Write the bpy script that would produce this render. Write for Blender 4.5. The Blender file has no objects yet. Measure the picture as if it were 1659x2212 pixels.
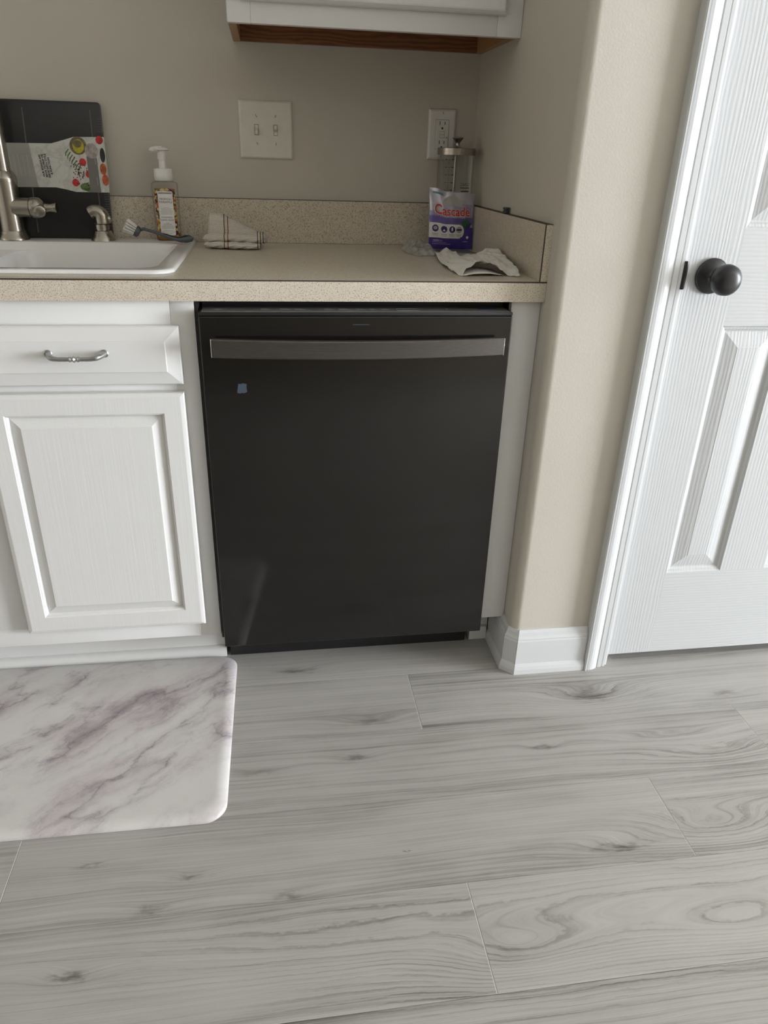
import bpy, bmesh, math, random
from mathutils import Vector, Matrix
random.seed(7)
PI = math.pi
S = bpy.context.scene
COL = S.collection

# ------------------------------------------------------------------ camera
cam_d = bpy.data.cameras.new('camera')
cam = bpy.data.objects.new('camera', cam_d)
COL.objects.link(cam)
S.camera = cam
PITCH, YAW, ROLL = [math.radians(a) for a in (-26.0437, 9.0596, 1.8008)]
fw = Vector((math.sin(YAW)*math.cos(PITCH), math.cos(YAW)*math.cos(PITCH), math.sin(PITCH)))
rt = Vector((math.cos(YAW), -math.sin(YAW), 0))
up = rt.cross(fw)
rt2 = math.cos(ROLL)*rt + math.sin(ROLL)*up
up2 = -math.sin(ROLL)*rt + math.cos(ROLL)*up
m = Matrix((rt2, up2, -fw)).transposed().to_4x4()
m.translation = Vector((0.1357, -1.4282, 1.1130))
cam.matrix_world = m
cam_d.sensor_fit = 'HORIZONTAL'
cam_d.sensor_width = 36.0
cam_d.lens = 1574.22/1659*36.0
cam_d.clip_start = 0.02

# ------------------------------------------------------------------ world, light, exposure
W = bpy.data.worlds.new('world')
S.world = W
W.use_nodes = True
W.node_tree.nodes['Background'].inputs[0].default_value = (0.75, 0.85, 1.0, 1)
W.node_tree.nodes['Background'].inputs[1].default_value = 0.3
S.view_settings.view_transform = 'Standard'
S.view_settings.look = 'None'
S.view_settings.gamma = 1
S.view_settings.use_curve_mapping = False
S.view_settings.exposure = 0.0

def area(name, loc, target, sx, sy, power, color):
    l = bpy.data.lights.new(name, 'AREA')
    l.shape = 'RECTANGLE'; l.size = sx; l.size_y = sy
    l.energy = power; l.color = color
    o = bpy.data.objects.new(name, l); COL.objects.link(o)
    o.location = loc
    d = Vector(target) - Vector(loc)
    o.rotation_euler = d.to_track_quat('-Z', 'Y').to_euler()
    return o
# daylight through the glazed door in the right-hand wall and the window in the left-hand wall
area('daylight_glass_door', (6.92, -2.45, 1.14), (0.0, -2.45, 1.14), 2.2, 2.0, 690, (0.945, 0.985, 1.06))
area('daylight_left_window', (-3.54, -0.55, 1.55), (0.0, -0.55, 1.55), 1.2, 1.0, 5, (1.0, 0.86, 0.66))

# ------------------------------------------------------------------ node helpers
class NT:
    def __init__(self, name):
        self.m = bpy.data.materials.new(name)
        self.m.use_nodes = True
        self.t = self.m.node_tree
        self.b = self.t.nodes['Principled BSDF']
        self.out = self.t.nodes['Material Output']
    def n(self, typ, **kw):
        x = self.t.nodes.new(typ)
        for k, v in kw.items(): setattr(x, k, v)
        return x
    def put(self, sock, v):
        if isinstance(v, bpy.types.NodeSocket): self.t.links.new(v, sock)
        elif v is not None:
            if hasattr(sock.default_value, '__len__') and not hasattr(v, '__len__'): v = (v,)*len(sock.default_value)
            if hasattr(v, '__len__') and len(v) == 3 and len(sock.default_value) == 4: v = tuple(v) + (1,)
            sock.default_value = v
    def math(self, op, a, b=None, c=None, clamp=False):
        x = self.n('ShaderNodeMath', operation=op); x.use_clamp = clamp
        self.put(x.inputs[0], a); self.put(x.inputs[1], b); self.put(x.inputs[2], c)
        return x.outputs[0]
    def obj(self): return self.n('ShaderNodeTexCoord').outputs['Object']
    def pos(self): return self.n('ShaderNodeNewGeometry').outputs['Position']
    def rnd(self): return self.n('ShaderNodeObjectInfo').outputs['Random']
    def map(self, v, scale=(1,1,1), loc=(0,0,0), rot=(0,0,0)):
        x = self.n('ShaderNodeMapping'); self.put(x.inputs['Vector'], v)
        self.put(x.inputs['Scale'], scale); self.put(x.inputs['Location'], loc); self.put(x.inputs['Rotation'], rot)
        return x.outputs[0]
    def sep(self, v):
        x = self.n('ShaderNodeSeparateXYZ'); self.put(x.inputs[0], v); return x.outputs
    def comb(self, a, b, c):
        x = self.n('ShaderNodeCombineXYZ')
        self.put(x.inputs[0], a); self.put(x.inputs[1], b); self.put(x.inputs[2], c)
        return x.outputs[0]
    def noise(self, v, scale=1, detail=3, rough=.5, dist=0):
        x = self.n('ShaderNodeTexNoise'); self.put(x.inputs['Vector'], v)
        self.put(x.inputs['Scale'], scale); self.put(x.inputs['Detail'], detail)
        self.put(x.inputs['Roughness'], rough); self.put(x.inputs['Distortion'], dist)
        return x.outputs['Fac']
    def voro(self, v, scale=1, out='Distance', feature='F1'):
        x = self.n('ShaderNodeTexVoronoi', feature=feature); self.put(x.inputs['Vector'], v)
        self.put(x.inputs['Scale'], scale)
        return x.outputs[out]
    def ramp(self, f, stops, interp='LINEAR'):
        x = self.n('ShaderNodeValToRGB'); self.put(x.inputs[0], f)
        r = x.color_ramp; r.interpolation = interp
        while len(r.elements) < len(stops): r.elements.new(0.5)
        for e, (p, c) in zip(r.elements, stops):
            e.position = p
            e.color = (c, c, c, 1) if not hasattr(c, '__len__') else tuple(c)+(1,)
        return x.outputs[0]
    def mix(self, f, a, b, blend='MIX'):
        x = self.n('ShaderNodeMix', data_type='RGBA', blend_type=blend)
        self.put(x.inputs[0], f); self.put(x.inputs[6], a); self.put(x.inputs[7], b)
        return x.outputs[2]
    def bump(self, h, strength=.2, dist=.001):
        x = self.n('ShaderNodeBump'); self.put(x.inputs['Height'], h)
        self.put(x.inputs['Strength'], strength); self.put(x.inputs['Distance'], dist)
        self.t.links.new(x.outputs[0], self.b.inputs['Normal'])
    def base(self, c): self.put(self.b.inputs['Base Color'], c)
    def set(self, rough=None, metal=None, spec=None, **kw):
        if rough is not None: self.put(self.b.inputs['Roughness'], rough)
        if metal is not None: self.put(self.b.inputs['Metallic'], metal)
        if spec is not None: self.put(self.b.inputs['Specular IOR Level'], spec)
        for k, v in kw.items(): self.put(self.b.inputs[k], v)

def srgb(r, g, b):
    f = lambda c: (c/255/12.92) if c/255 <= .04045 else ((c/255+.055)/1.055)**2.4
    return (f(r), f(g), f(b))
M = {}
def plain(name, col, rough=.5, metal=0, var=.06, scale=40, bump=0, spec=None):
    t = NT(name)
    nz = t.noise(t.obj(), scale, 4, .6)
    lo = tuple(c*(1-var) for c in col); hi = tuple(min(1, c*(1+var)) for c in col)
    t.base(t.ramp(nz, [(.3, lo), (.7, hi)]))
    t.set(rough, metal, spec)
    if bump: t.bump(nz, bump, .001)
    M[name] = t.m
    return t.m

# ---- wall paint
t = NT('wall_paint')
p = t.pos()
n1 = t.noise(p, 260, 3, .5); n2 = t.noise(p, 1.5, 2, .5)
t.base(t.ramp(n2, [(.3, (.545, .513, .445)), (.7, (.575, .543, .475))]))
t.set(.55, 0, .35); t.bump(n1, .18, .0012); M['wall'] = t.m
plain('wall_dark', (.20, .165, .12), .7, 0, .04, 3, .1)  # unseen front wall, darkened to cut bounce light and dishwasher reflections
plain('ceiling_paint', (.87, .845, .78), .8, 0, .02, 60, .1); M['ceiling'] = M['ceiling_paint']
# ---- painted cabinet white with brushed grain
def grain_paint(name, col, axis='z', strength=.25, rough=.4, sc=1.0):
    t = NT(name); o = t.obj()
    s = {'z': (160*sc, 160*sc, 3.2*sc), 'x': (3.2*sc, 160*sc, 160*sc)}[axis]
    g = t.noise(t.map(o, s), 1, 4, .6, .3)
    b = t.noise(o, 3, 2)
    t.base(t.mix(t.math('MULTIPLY', b, .25), col, tuple(c*.9 for c in col)))
    t.set(rough, 0, .45); t.bump(g, strength, .0012)
    M[name] = t.m
grain_paint('cab_white', (.735, .735, .722))
grain_paint('cab_white_h', (.735, .735, .722), 'x', .15)
grain_paint('trim_white', (.635, .648, .652), 'z', .06, .3)
# ---- moulded door: pressed wood grain
for nm, ax in (('door_white', 'z'), ('door_white_h', 'x')):
    t = NT(nm); o = t.obj()
    s = (220, 60, 7) if ax == 'z' else (7, 60, 220)
    g1 = t.noise(t.map(o, s), 1, 3, .6, .6)
    w = t.n('ShaderNodeTexWave', wave_type='BANDS', bands_direction='X' if ax == 'z' else 'Z')
    t.put(w.inputs['Vector'], t.map(o, (1, 1, .16) if ax == 'z' else (.16, 1, 1)))
    t.put(w.inputs['Scale'], 42); t.put(w.inputs['Distortion'], 7); t.put(w.inputs['Detail'], 2); t.put(w.inputs['Detail Scale'], .6)
    h = t.math('ADD', g1, t.math('MULTIPLY', w.outputs['Fac'], .5))
    t.base((.555, .568, .572)); t.set(.38, 0, .45); t.bump(h, .28, .0012); M[nm] = t.m
# ---- floor planks
KN = [(.160,-.019,.10,.022,.030,1), (.8315,-.1854,.13,.040,.065,1), (.277,-.313,.06,.016,.020,.8), (.6695,-.3268,.05,.014,.020,.9),
      (.080,-.331,.09,.016,.018,.5), (.723,-.5844,.10,.020,.028,1.25), (-.2007,-.7016,.06,.018,.022,1.25), (-.0357,-.5525,.06,.014,.016,1.0),
      (1.155,-.2083,.06,.016,.02,.8), (.314,-.2117,.10,.020,.028,.6), (-.097,-.6047,.07,.018,.014,.8), (-.211,-.5065,.03,.010,.01,.7),
      (.123,-.6071,.06,.012,.012,.8), (.614,-.7455,.22,.045,.07,.0), (.90,-.7486,.16,.050,.085,.0), (.4638,-.752,.10,.040,.05,.35),
      (.93,-.565,.15,.050,.085,.25), (.346,-.5463,.006,.004,.002,1.2), (.25,-.70,.30,.04,.05,.0), (1.02,-.385,.14,.03,.05,.3), (.95,-.33,.2,.02,.03,.2)]
t = NT('floor_wood')
p = t.pos(); r = t.rnd(); sx = t.sep(p); X0, Y0 = sx[0], sx[1]
wn1 = t.noise(t.comb(t.math('MULTIPLY', X0, 38), t.math('MULTIPLY', Y0, 80), .3), 1, 3, .6)
wn2 = t.noise(t.comb(t.math('MULTIPLY', X0, 30), t.math('MULTIPLY', Y0, 90), 7.7), 1, 3, .6)
XK = t.math('ADD', X0, t.math('MULTIPLY', t.math('SUBTRACT', wn1, .5), .075))
YK = t.math('ADD', Y0, t.math('MULTIPLY', t.math('SUBTRACT', wn2, .5), .026))
v = Y0; dark = None; cath = None
for (kx, ky, a, b, A, dk) in KN:
    dx = t.math('MULTIPLY', t.math('SUBTRACT', X0, kx), 1/a); dy = t.math('MULTIPLY', t.math('SUBTRACT', Y0, ky), 1/b)
    r2 = t.math('ADD', t.math('MULTIPLY', dx, dx), t.math('MULTIPLY', dy, dy))
    g = t.math('EXPONENT', t.math('MULTIPLY', r2, -1))
    v = t.math('ADD', v, t.math('MULTIPLY', g, A*.75))
    if A >= .05:
        cc = t.math('EXPONENT', t.math('MULTIPLY', r2, -.30))
        cath = cc if cath is None else t.math('ADD', cath, cc)
    if dk:
        dx = t.math('MULTIPLY', t.math('SUBTRACT', XK, kx), 1/a); dy = t.math('MULTIPLY', t.math('SUBTRACT', YK, ky), 1/b)
        r2 = t.math('ADD', t.math('MULTIPLY', dx, dx), t.math('MULTIPLY', dy, dy))
        g = t.math('EXPONENT', t.math('MULTIPLY', r2, -1))
        d = t.math('MULTIPLY', t.math('EXPONENT', t.math('MULTIPLY', r2, -7)), dk*.8)
        d = t.math('ADD', d, t.math('MULTIPLY', g, dk*.24))
        dark = d if dark is None else t.math('ADD', dark, d)
rx = t.math('MULTIPLY', r, 31.7)
wob = t.noise(t.comb(t.math('MULTIPLY', X0, 2.0), t.math('MULTIPLY', Y0, 7), rx), 1, 2, .5)
v = t.math('ADD', v, t.math('MULTIPLY', wob, .026))
# ring lines of uneven spacing along the field v
ringn = t.noise(t.comb(t.math('MULTIPLY', X0, .35), t.math('MULTIPLY', v, 150), rx), 1, 3, .65)
fine = t.noise(t.comb(t.math('MULTIPLY', X0, 6), t.math('MULTIPLY', v, 820), rx), 1, 3, .6)
broad = t.noise(t.comb(t.math('MULTIPLY', X0, .9), t.math('MULTIPLY', v, 26), rx), 1, 2, .55)
patch = t.noise(t.comb(t.math('MULTIPLY', X0, 5), t.math('MULTIPLY', Y0, 14), rx), 1, 3, .6)
f = t.math('ADD', t.math('MULTIPLY', t.math('SUBTRACT', ringn, .5), .85), t.math('MULTIPLY', t.math('SUBTRACT', fine, .5), .75))
f = t.math('ADD', f, t.math('MULTIPLY', t.math('SUBTRACT', broad, .5), .80))
f = t.math('ADD', f, t.math('MULTIPLY', t.math('SUBTRACT', patch, .5), .45))
f = t.math('ADD', f, t.math('MULTIPLY', t.math('SUBTRACT', r, .5), .16))
jit = t.noise(t.comb(t.math('MULTIPLY', X0, 55), t.math('MULTIPLY', Y0, 90), rx), 1, 3, .6)
jit2 = t.noise(t.comb(t.math('MULTIPLY', X0, 7), t.math('MULTIPLY', Y0, 30), rx), 1, 2, .5)
vv = t.math('ADD', v, t.math('ADD', t.math('MULTIPLY', jit, .007), t.math('MULTIPLY', jit2, .016)))
ring = t.ramp(t.math('FRACT', t.math('MULTIPLY', vv, 84)), [(0, 0), (.5, .10), (.88, .85), (1, 0)])
f = t.math('SUBTRACT', f, t.math('MULTIPLY', t.math('MULTIPLY', t.math('MINIMUM', cath, 1.0), ring), .34))
f = t.math('ADD', f, t.math('MULTIPLY', t.math('MINIMUM', cath, 1.0), .08))
rowp = t.math('FRACT', t.math('MULTIPLY', t.math('SUBTRACT', 1.999, Y0), 1/.187))
edge = t.math('ABSOLUTE', t.math('SUBTRACT', rowp, .5))
em = t.noise(t.comb(t.math('MULTIPLY', X0, 1.7), t.math('MULTIPLY', Y0, 5), rx), 1, 2, .5)
f = t.math('SUBTRACT', f, t.math('MULTIPLY', t.ramp(edge, [(.33, 0), (.47, 1)]), t.math('MULTIPLY', t.ramp(em, [(.42, 0), (.6, 1)]), .20)))
dn = t.math('MULTIPLY', dark, t.math('ADD', .10, t.math('ADD', t.math('MULTIPLY', fine, .7), t.math('MULTIPLY', ringn, .9))))
f = t.math('SUBTRACT', t.math('ADD', f, .60), t.math('MULTIPLY', dn, .52))
t.base(t.ramp(f, [(0, (.12, .113, .102)), (.3, (.265, .255, .235)), (.5, (.358, .348, .325)), (.72, (.405, .395, .370)), (1, (.45, .44, .414))]))
t.set(t.math('ADD', .52, t.math('MULTIPLY', fine, .16)), 0, .3)
t.bump(t.math('ADD', fine, ringn), .12, .0008); M['floor'] = t.m
plain('plank_edge', (.52, .51, .485), .5)
# ---- speckled laminate
t = NT('laminate'); p = t.pos()
n1 = t.noise(p, 400, 2, .6); n2 = t.noise(t.map(p, loc=(4, 2, 1)), 260, 2, .6); n3 = t.noise(p, 60, 2)
c = t.ramp(n3, [(.3, (.59, .525, .42)), (.7, (.64, .575, .47))])
c = t.mix(t.ramp(n1, [(.54, 0), (.62, .62)]), c, (.17, .135, .095))
c = t.mix(t.ramp(n2, [(.60, 0), (.68, .6)]), c, (.75, .69, .60))
t.base(c); t.set(.3, 0, .5); M['laminate'] = t.m
plain('seam', (.05, .032, .022), .6)
# ---- black appliance finish
t = NT('black_steel'); o = t.obj()
g = t.noise(t.map(o, (2, 400, 400)), 1, 3, .6)
t.base(t.ramp(g, [(.3, (.0095, .009, .0082)), (.7, (.0115, .011, .010))]))
t.set(.13, .0, .5); t.bump(g, .012, .0005); M['black_steel'] = t.m
plain('black_plastic', (.012, .012, .013), .45)
plain('panel_grey', (.20, .195, .185), .35)
t = NT('handle_steel'); o = t.obj()
g = t.noise(t.map(o, (2, 500, 500)), 1, 3, .6)
t.base(t.ramp(g, [(.3, (.105, .097, .09)), (.7, (.135, .125, .116))])); t.set(.36, .85); M['handle_steel'] = t.m
plain('bright_steel', (.72, .71, .69), .22, 1)
t = NT('brushed_nickel'); o = t.obj()
g = t.noise(t.map(o, (30, 30, 700)), 1, 3, .6)
t.base(t.ramp(g, [(.3, (.36, .335, .29)), (.7, (.46, .43, .38))])); t.set(.26, 1); M['nickel'] = t.m
plain('satin_steel', (.40, .40, .40), .3, 1)
plain('matte_black', (.012, .012, .0125), .32, 0, .05, 40, 0, .5)
t = NT('sink_enamel'); t.base(t.ramp(t.noise(t.obj(), 6), [(.3, (.76, .755, .735)), (.7, (.79, .785, .765))])); t.set(.12, 0, .5); M['sink'] = t.m
plain('plate_ivory', (.70, .68, .60), .35, 0, .03)
plain('plate_white', (.72, .71, .67), .35, 0, .03)
plain('slot_dark', (.02, .018, .015), .6)
plain('outline_tan', (.30, .27, .20), .6)  # dull tan for thin outlines around toggles, receptacle and buttons
plain('white_plastic', (.80, .79, .75), .3, 0, .02)
plain('board_black', (.012, .013, .014), .3, 0, .15, 120)
plain('groove_grey', (.07, .07, .068), .35)
plain('brush_grey', (.075, .09, .10), .4)
plain('brush_dark', (.018, .022, .026), .35)
plain('bristle', (.78, .76, .74), .6, 0, .1)
plain('bag_grey', (.14, .15, .14), .4)
plain('peg_grey', (.06, .068, .07), .6)
plain('foil', (.50, .49, .56), .25, .6, .15, 60)
plain('foil_lilac', (.36, .33, .52), .3, .4, .2, 50)
plain('purple', (.075, .05, .30), .28, .25, .15, 60)
plain('purple_mid', (.15, .12, .36), .3, .35, .2, 60)
plain('navy', (.035, .03, .15), .35)
plain('print_white', (.78, .77, .74), .45)
plain('print_grey', (.40, .40, .37), .5)
plain('print_red', (.55, .045, .02), .4, 0, .2, 60)
plain('print_black', (.02, .02, .02), .5)
plain('print_teal', (.10, .25, .28), .4)
plain('print_green', (.03, .12, .05), .4, 0, .4, 300)
plain('tape_blue', (.050, .068, .095), .5, 0, .2, 200)
plain('film_blue', (.06, .11, .28), .35)
plain('wood_raw', (.42, .24, .10), .5)
# oak of the cabinet underside
t = NT('oak'); o = t.pos()
w = t.n('ShaderNodeTexWave', wave_type='BANDS', bands_direction='Z')
t.put(w.inputs['Vector'], t.map(o, (.25, .3, 1))); t.put(w.inputs['Scale'], 32); t.put(w.inputs['Distortion'], 9); t.put(w.inputs['Detail'], 3)
g = t.noise(t.map(o, (6, 30, 320)), 1, 3)
c = t.mix(w.outputs['Fac'], (.33, .135, .048), (.17, .062, .022))
t.base(t.mix(t.math('MULTIPLY', g, .5), c, (.11, .04, .014))); t.set(.45); M['oak'] = t.m
# marble print mat
t = NT('marble_mat'); p = t.pos()
q = t.map(p, (1, 1, 1), rot=(0, 0, math.radians(-38)))
wrp = t.n('ShaderNodeTexNoise'); t.put(wrp.inputs['Vector'], p); t.put(wrp.inputs['Scale'], 4.0); t.put(wrp.inputs['Detail'], 7); t.put(wrp.inputs['Roughness'], .62)
off = t.n('ShaderNodeVectorMath', operation='SCALE'); t.put(off.inputs[0], wrp.outputs['Color']); off.inputs['Scale'].default_value = .22
add = t.n('ShaderNodeVectorMath', operation='ADD'); t.put(add.inputs[0], t.map(q, (1, 2.6, 1))); t.put(add.inputs[1], off.outputs[0])
a1 = t.noise(add.outputs[0], 2.7, 6, .52)
vein = t.math('ABSOLUTE', t.math('SUBTRACT', a1, .5))
a2 = t.noise(add.outputs[0], 6.0, 6, .58)
vein2 = t.math('ABSOLUTE', t.math('SUBTRACT', a2, .47))
cloud = t.noise(t.map(add.outputs[0], loc=(3, 1, 0)), 3.6, 8, .62)
c = t.ramp(cloud, [(.32, (.36, .322, .328)), (.42, (.50, .462, .463)), (.50, (.555, .535, .523)), (.58, (.590, .576, .556))])
c = t.mix(t.math('MULTIPLY', t.ramp(vein, [(0, .75), (.005, .40), (.025, .15), (.06, 0)]), t.ramp(cloud, [(.44, 1), (.58, .12)])), c, (.15, .12, .135))
c = t.mix(t.math('MULTIPLY', t.ramp(vein2, [(0, .5), (.010, .2), (.045, 0)]), t.ramp(cloud, [(.36, 1), (.56, 0)])), c, (.20, .165, .175))
t.base(c); t.set(.42, 0, .45); t.bump(t.voro(p, 420), .12, .0006); M['mat'] = t.m
# cloth
t = NT('towel_cloth'); o = t.obj(); s3 = t.sep(o)
kn = t.noise(t.map(o, (220, 220, 420)), 1, 2, .5)
wv = t.n('ShaderNodeTexWave', wave_type='BANDS', bands_direction='Z'); t.put(wv.inputs['Vector'], o); t.put(wv.inputs['Scale'], 95); t.put(wv.inputs['Distortion'], 2)
c = t.mix(kn, (.50, .46, .40), (.68, .64, .57))
for x, wd, cc in ((.030, .0009, (.03, .03, .05)), (.0385, .0009, (.18, .03, .04)), (.108, .0009, (.05, .04, .05)), (.115, .0012, (.16, .09, .03)), (.121, .0009, (.04, .03, .05))):
    d = t.math('ABSOLUTE', t.math('SUBTRACT', s3[0], x))
    c = t.mix(t.math('LESS_THAN', d, wd), c, cc)
c = t.mix(t.math('MULTIPLY', t.math('LESS_THAN', t.math('ABSOLUTE', t.math('SUBTRACT', s3[0], .0342)), .0035), .35), c, (.55, .40, .17))
t.base(c); t.set(.95, 0, .1); t.bump(t.math('ADD', kn, wv.outputs['Fac']), .55, .0016); M['towel'] = t.m
t = NT('paper'); o = t.obj()
t.base((.72, .70, .65)); t.set(.95, 0, .1); t.bump(t.noise(o, 500, 2), .25, .0006); M['paper'] = t.m
# clear things: thin-walled glass and film
def clear(name, tint, glossr, keep, milky=0, milkc=(.8, .8, .8)):
    t = NT(name)
    tr = t.n('ShaderNodeBsdfTransparent'); t.put(tr.inputs[0], tint)
    gl = t.n('ShaderNodeBsdfGlossy'); t.put(gl.inputs['Roughness'], glossr)
    fr = t.n('ShaderNodeFresnel'); fr.inputs[0].default_value = 1.45
    mx = t.n('ShaderNodeMixShader'); t.put(mx.inputs[0], t.math('MULTIPLY', fr.outputs[0], keep, clamp=True))
    t.t.links.new(tr.outputs[0], mx.inputs[1]); t.t.links.new(gl.outputs[0], mx.inputs[2])
    last = mx.outputs[0]
    if milky:
        df = t.n('ShaderNodeBsdfDiffuse'); t.put(df.inputs[0], milkc)
        m2 = t.n('ShaderNodeMixShader'); t.put(m2.inputs[0], t.math('MULTIPLY', t.noise(t.obj(), 70, 3), milky*2, clamp=True))
        t.t.links.new(last, m2.inputs[1]); t.t.links.new(df.outputs[0], m2.inputs[2]); last = m2.outputs[0]
    t.t.links.new(last, t.out.inputs[0]); M[name] = t.m
clear('glass', (.93, .94, .93), .03, .35)
clear('pet', (.985, .98, .965), .06, .45)
clear('film', (.88, .88, .88), .2, 1.0, .36, (.75, .75, .72))
clear('strip_film', (.97, .97, .97), .3, .5, .02)
plain('soap_amber', (.35, .15, .02), .2)
for i, c in enumerate(((.10, .02, .05), (.50, .16, .04), (.55, .42, .06), (.12, .14, .04), (.60, .52, .40))): plain('label_tint_%d' % i, c, .45, 0, .4, 500)
# fruity label border
t = NT('label_border'); o = t.obj()
vc = t.voro(o, 190, 'Color'); s3 = t.sep(vc)
t.base(t.ramp(s3[0], [(0, (.07, .012, .035)), (.28, (.45, .13, .035)), (.45, (.55, .40, .05)), (.62, (.14, .15, .04)), (.75, (.6, .5, .38)), (.88, (.10, .02, .05))], 'CONSTANT'))
t.set(.45); M['label_border'] = t.m
t = NT('card_marble'); o = t.obj()
a = t.noise(o, 22, 6, .6, .6)
t.base(t.mix(t.ramp(t.math('ABSOLUTE', t.math('SUBTRACT', a, .5)), [(0, .45), (.03, .12), (.08, 0)]), (.60, .60, .56), (.33, .33, .31))); t.set(.4); M['card_marble'] = t.m
plain('card_grey', (.34, .335, .305), .45); plain('card_dark', (.17, .165, .15), .45)
plain('tomato', (.50, .025, .02), .35, 0, .5, 90); plain('oil', (.42, .36, .02), .3, 0, .4, 90); plain('garlic', (.36, .31, .30), .5, 0, .4, 120)
plain('leaf', (.10, .17, .045), .5, 0, .5, 260); plain('peppercorn', (.09, .012, .02), .5, 0, .5, 400); plain('peach', (.45, .10, .03), .4, 0, .5, 120)
plain('bowl_brown', (.16, .13, .06), .4, 0, .4, 120)

# ------------------------------------------------------------------ mesh helpers
def link(name, me, mat, parent=None, smooth=False):
    o = bpy.data.objects.new(name, me); COL.objects.link(o)
    if mat is not None and len(me.materials) == 0: me.materials.append(M[mat] if isinstance(mat, str) else mat)
    if smooth:
        for pl in me.polygons: pl.use_smooth = True
        if smooth is not True: me.set_sharp_from_angle(angle=math.radians(smooth))
    if parent is not None: o.parent = parent
    return o
def pyd(name, vs, fs, mat, parent=None, smooth=False, fix=True):
    me = bpy.data.meshes.new(name); me.from_pydata([tuple(v) for v in vs], [], fs); me.update()
    if fix:
        bm = bmesh.new(); bm.from_mesh(me); bmesh.ops.recalc_face_normals(bm, faces=bm.faces); bm.to_mesh(me); bm.free()
    return link(name, me, mat, parent, smooth)
def frombm(name, bm, mat, parent=None, smooth=False):
    me = bpy.data.meshes.new(name)
    bmesh.ops.recalc_face_normals(bm, faces=bm.faces)
    bm.to_mesh(me); bm.free(); me.update()
    return link(name, me, mat, parent, smooth)
def bbox(bm, x0, x1, y0, y1, z0, z1, bev=0, seg=2):
    vs = [bm.verts.new((x, y, z)) for x in (x0, x1) for y in (y0, y1) for z in (z0, z1)]
    fs = [bm.faces.new([vs[i] for i in f]) for f in ((0,1,3,2), (4,6,7,5), (0,4,5,1), (2,3,7,6), (0,2,6,4), (1,5,7,3))]
    if bev:
        es = list({e for f in fs for e in f.edges})
        bmesh.ops.bevel(bm, geom=es, offset=bev, segments=seg, affect='EDGES', profile=.5)
def box(name, x0, x1, y0, y1, z0, z1, mat, parent=None, bev=0, seg=2):
    bm = bmesh.new(); bbox(bm, x0, x1, y0, y1, z0, z1, bev, seg)
    return frombm(name, bm, mat, parent, 40 if bev else False)
def loops(name, rings, mat, parent=None, caps=(True, True), smooth=40, closed=True):
    vs = []; fs = []; n = len(rings[0])
    for r in rings: vs += r
    for i in range(len(rings)-1):
        for j in range(n if closed else n-1):
            k = (j+1) % n
            fs.append((i*n+j, i*n+k, (i+1)*n+k, (i+1)*n+j))
    if caps[0]: fs.append(tuple(range(n))[::-1])
    if caps[1]: fs.append(tuple((len(rings)-1)*n+j for j in range(n)))
    return pyd(name, vs, fs, mat, parent, smooth)
def lathe(name, prof, mat, parent=None, c=(0, 0, 0), axis=(0, 0, 1), seg=32, caps=(True, True), smooth=40):
    ax = Vector(axis).normalized(); q = Vector((0, 0, 1)).rotation_difference(ax)
    rings = []
    for r, h in prof:
        rings.append([tuple(Vector(c) + q @ Vector((max(r, 1e-5)*math.cos(2*PI*j/seg), max(r, 1e-5)*math.sin(2*PI*j/seg), h))) for j in range(seg)])
    return loops(name, rings, mat, parent, caps, smooth)
def tube(name, path, rad, mat, parent=None, seg=14, flat=1.0, smooth=50):
    path = [Vector(q) for q in path]; n = len(path)
    if not hasattr(rad, '__len__'): rad = [rad]*n
    rings = []; up_ = Vector((0, 0, 1))
    tg = (path[1]-path[0]).normalized()
    if abs(tg.dot(up_)) > .9: up_ = Vector((0, 1, 0))
    u = (up_ - tg*up_.dot(tg)).normalized()
    for i in range(n):
        tg = (path[min(i+1, n-1)] - path[max(i-1, 0)]).normalized()
        u = (u - tg*u.dot(tg)).normalized(); w = tg.cross(u)
        rings.append([tuple(path[i] + rad[i]*(math.cos(2*PI*j/seg)*w + flat*math.sin(2*PI*j/seg)*u)) for j in range(seg)])
    return loops(name, rings, mat, parent, (True, True), smooth)
def rr(x0, x1, y0, y1, r, z, n=8):
    out = []
    for cx, cy, a in ((x1-r, y0+r, -90), (x1-r, y1-r, 0), (x0+r, y1-r, 90), (x0+r, y0+r, 180)):
        for i in range(n+1):
            b = math.radians(a + 90*i/n); out.append((cx + r*math.cos(b), cy + r*math.sin(b), z))
    return out
def rect_rings(name, x0, x1, z0, z1, rings, mat, parent=None, yb=None, sharp=True, cap=True):
    """concentric rectangles in an XZ plane: rings = [(inset, y), ...] from outside in"""
    vs = []; fs = []
    for d, y in rings: vs += [(x0+d, y, z0+d), (x1-d, y, z0+d), (x1-d, y, z1-d), (x0+d, y, z1-d)]
    for i in range(len(rings)-1):
        for j in range(4): fs.append((i*4+j, i*4+(j+1) % 4, i*4+4+(j+1) % 4, i*4+4+j))
    if cap: n = (len(rings)-1)*4; fs.append((n, n+1, n+2, n+3))
    if yb is not None:
        k = len(vs); vs += [(x0, yb, z0), (x1, yb, z0), (x1, yb, z1), (x0, yb, z1)]
        for j in range(4): fs.append((k+j, k+(j+1) % 4, (j+1) % 4, j))
        fs.append((k+3, k+2, k+1, k))
    return pyd(name, vs, fs, mat, parent)
def prism(name, prof, fn, a, b, mat, parent=None, smooth=False):
    """extrude the 2-D profile between a and b; fn(u, v, t) gives the point"""
    return loops(name, [[fn(u, v, s) for u, v in prof] for s in (a, b)], mat, parent, (True, True), smooth)
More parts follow.
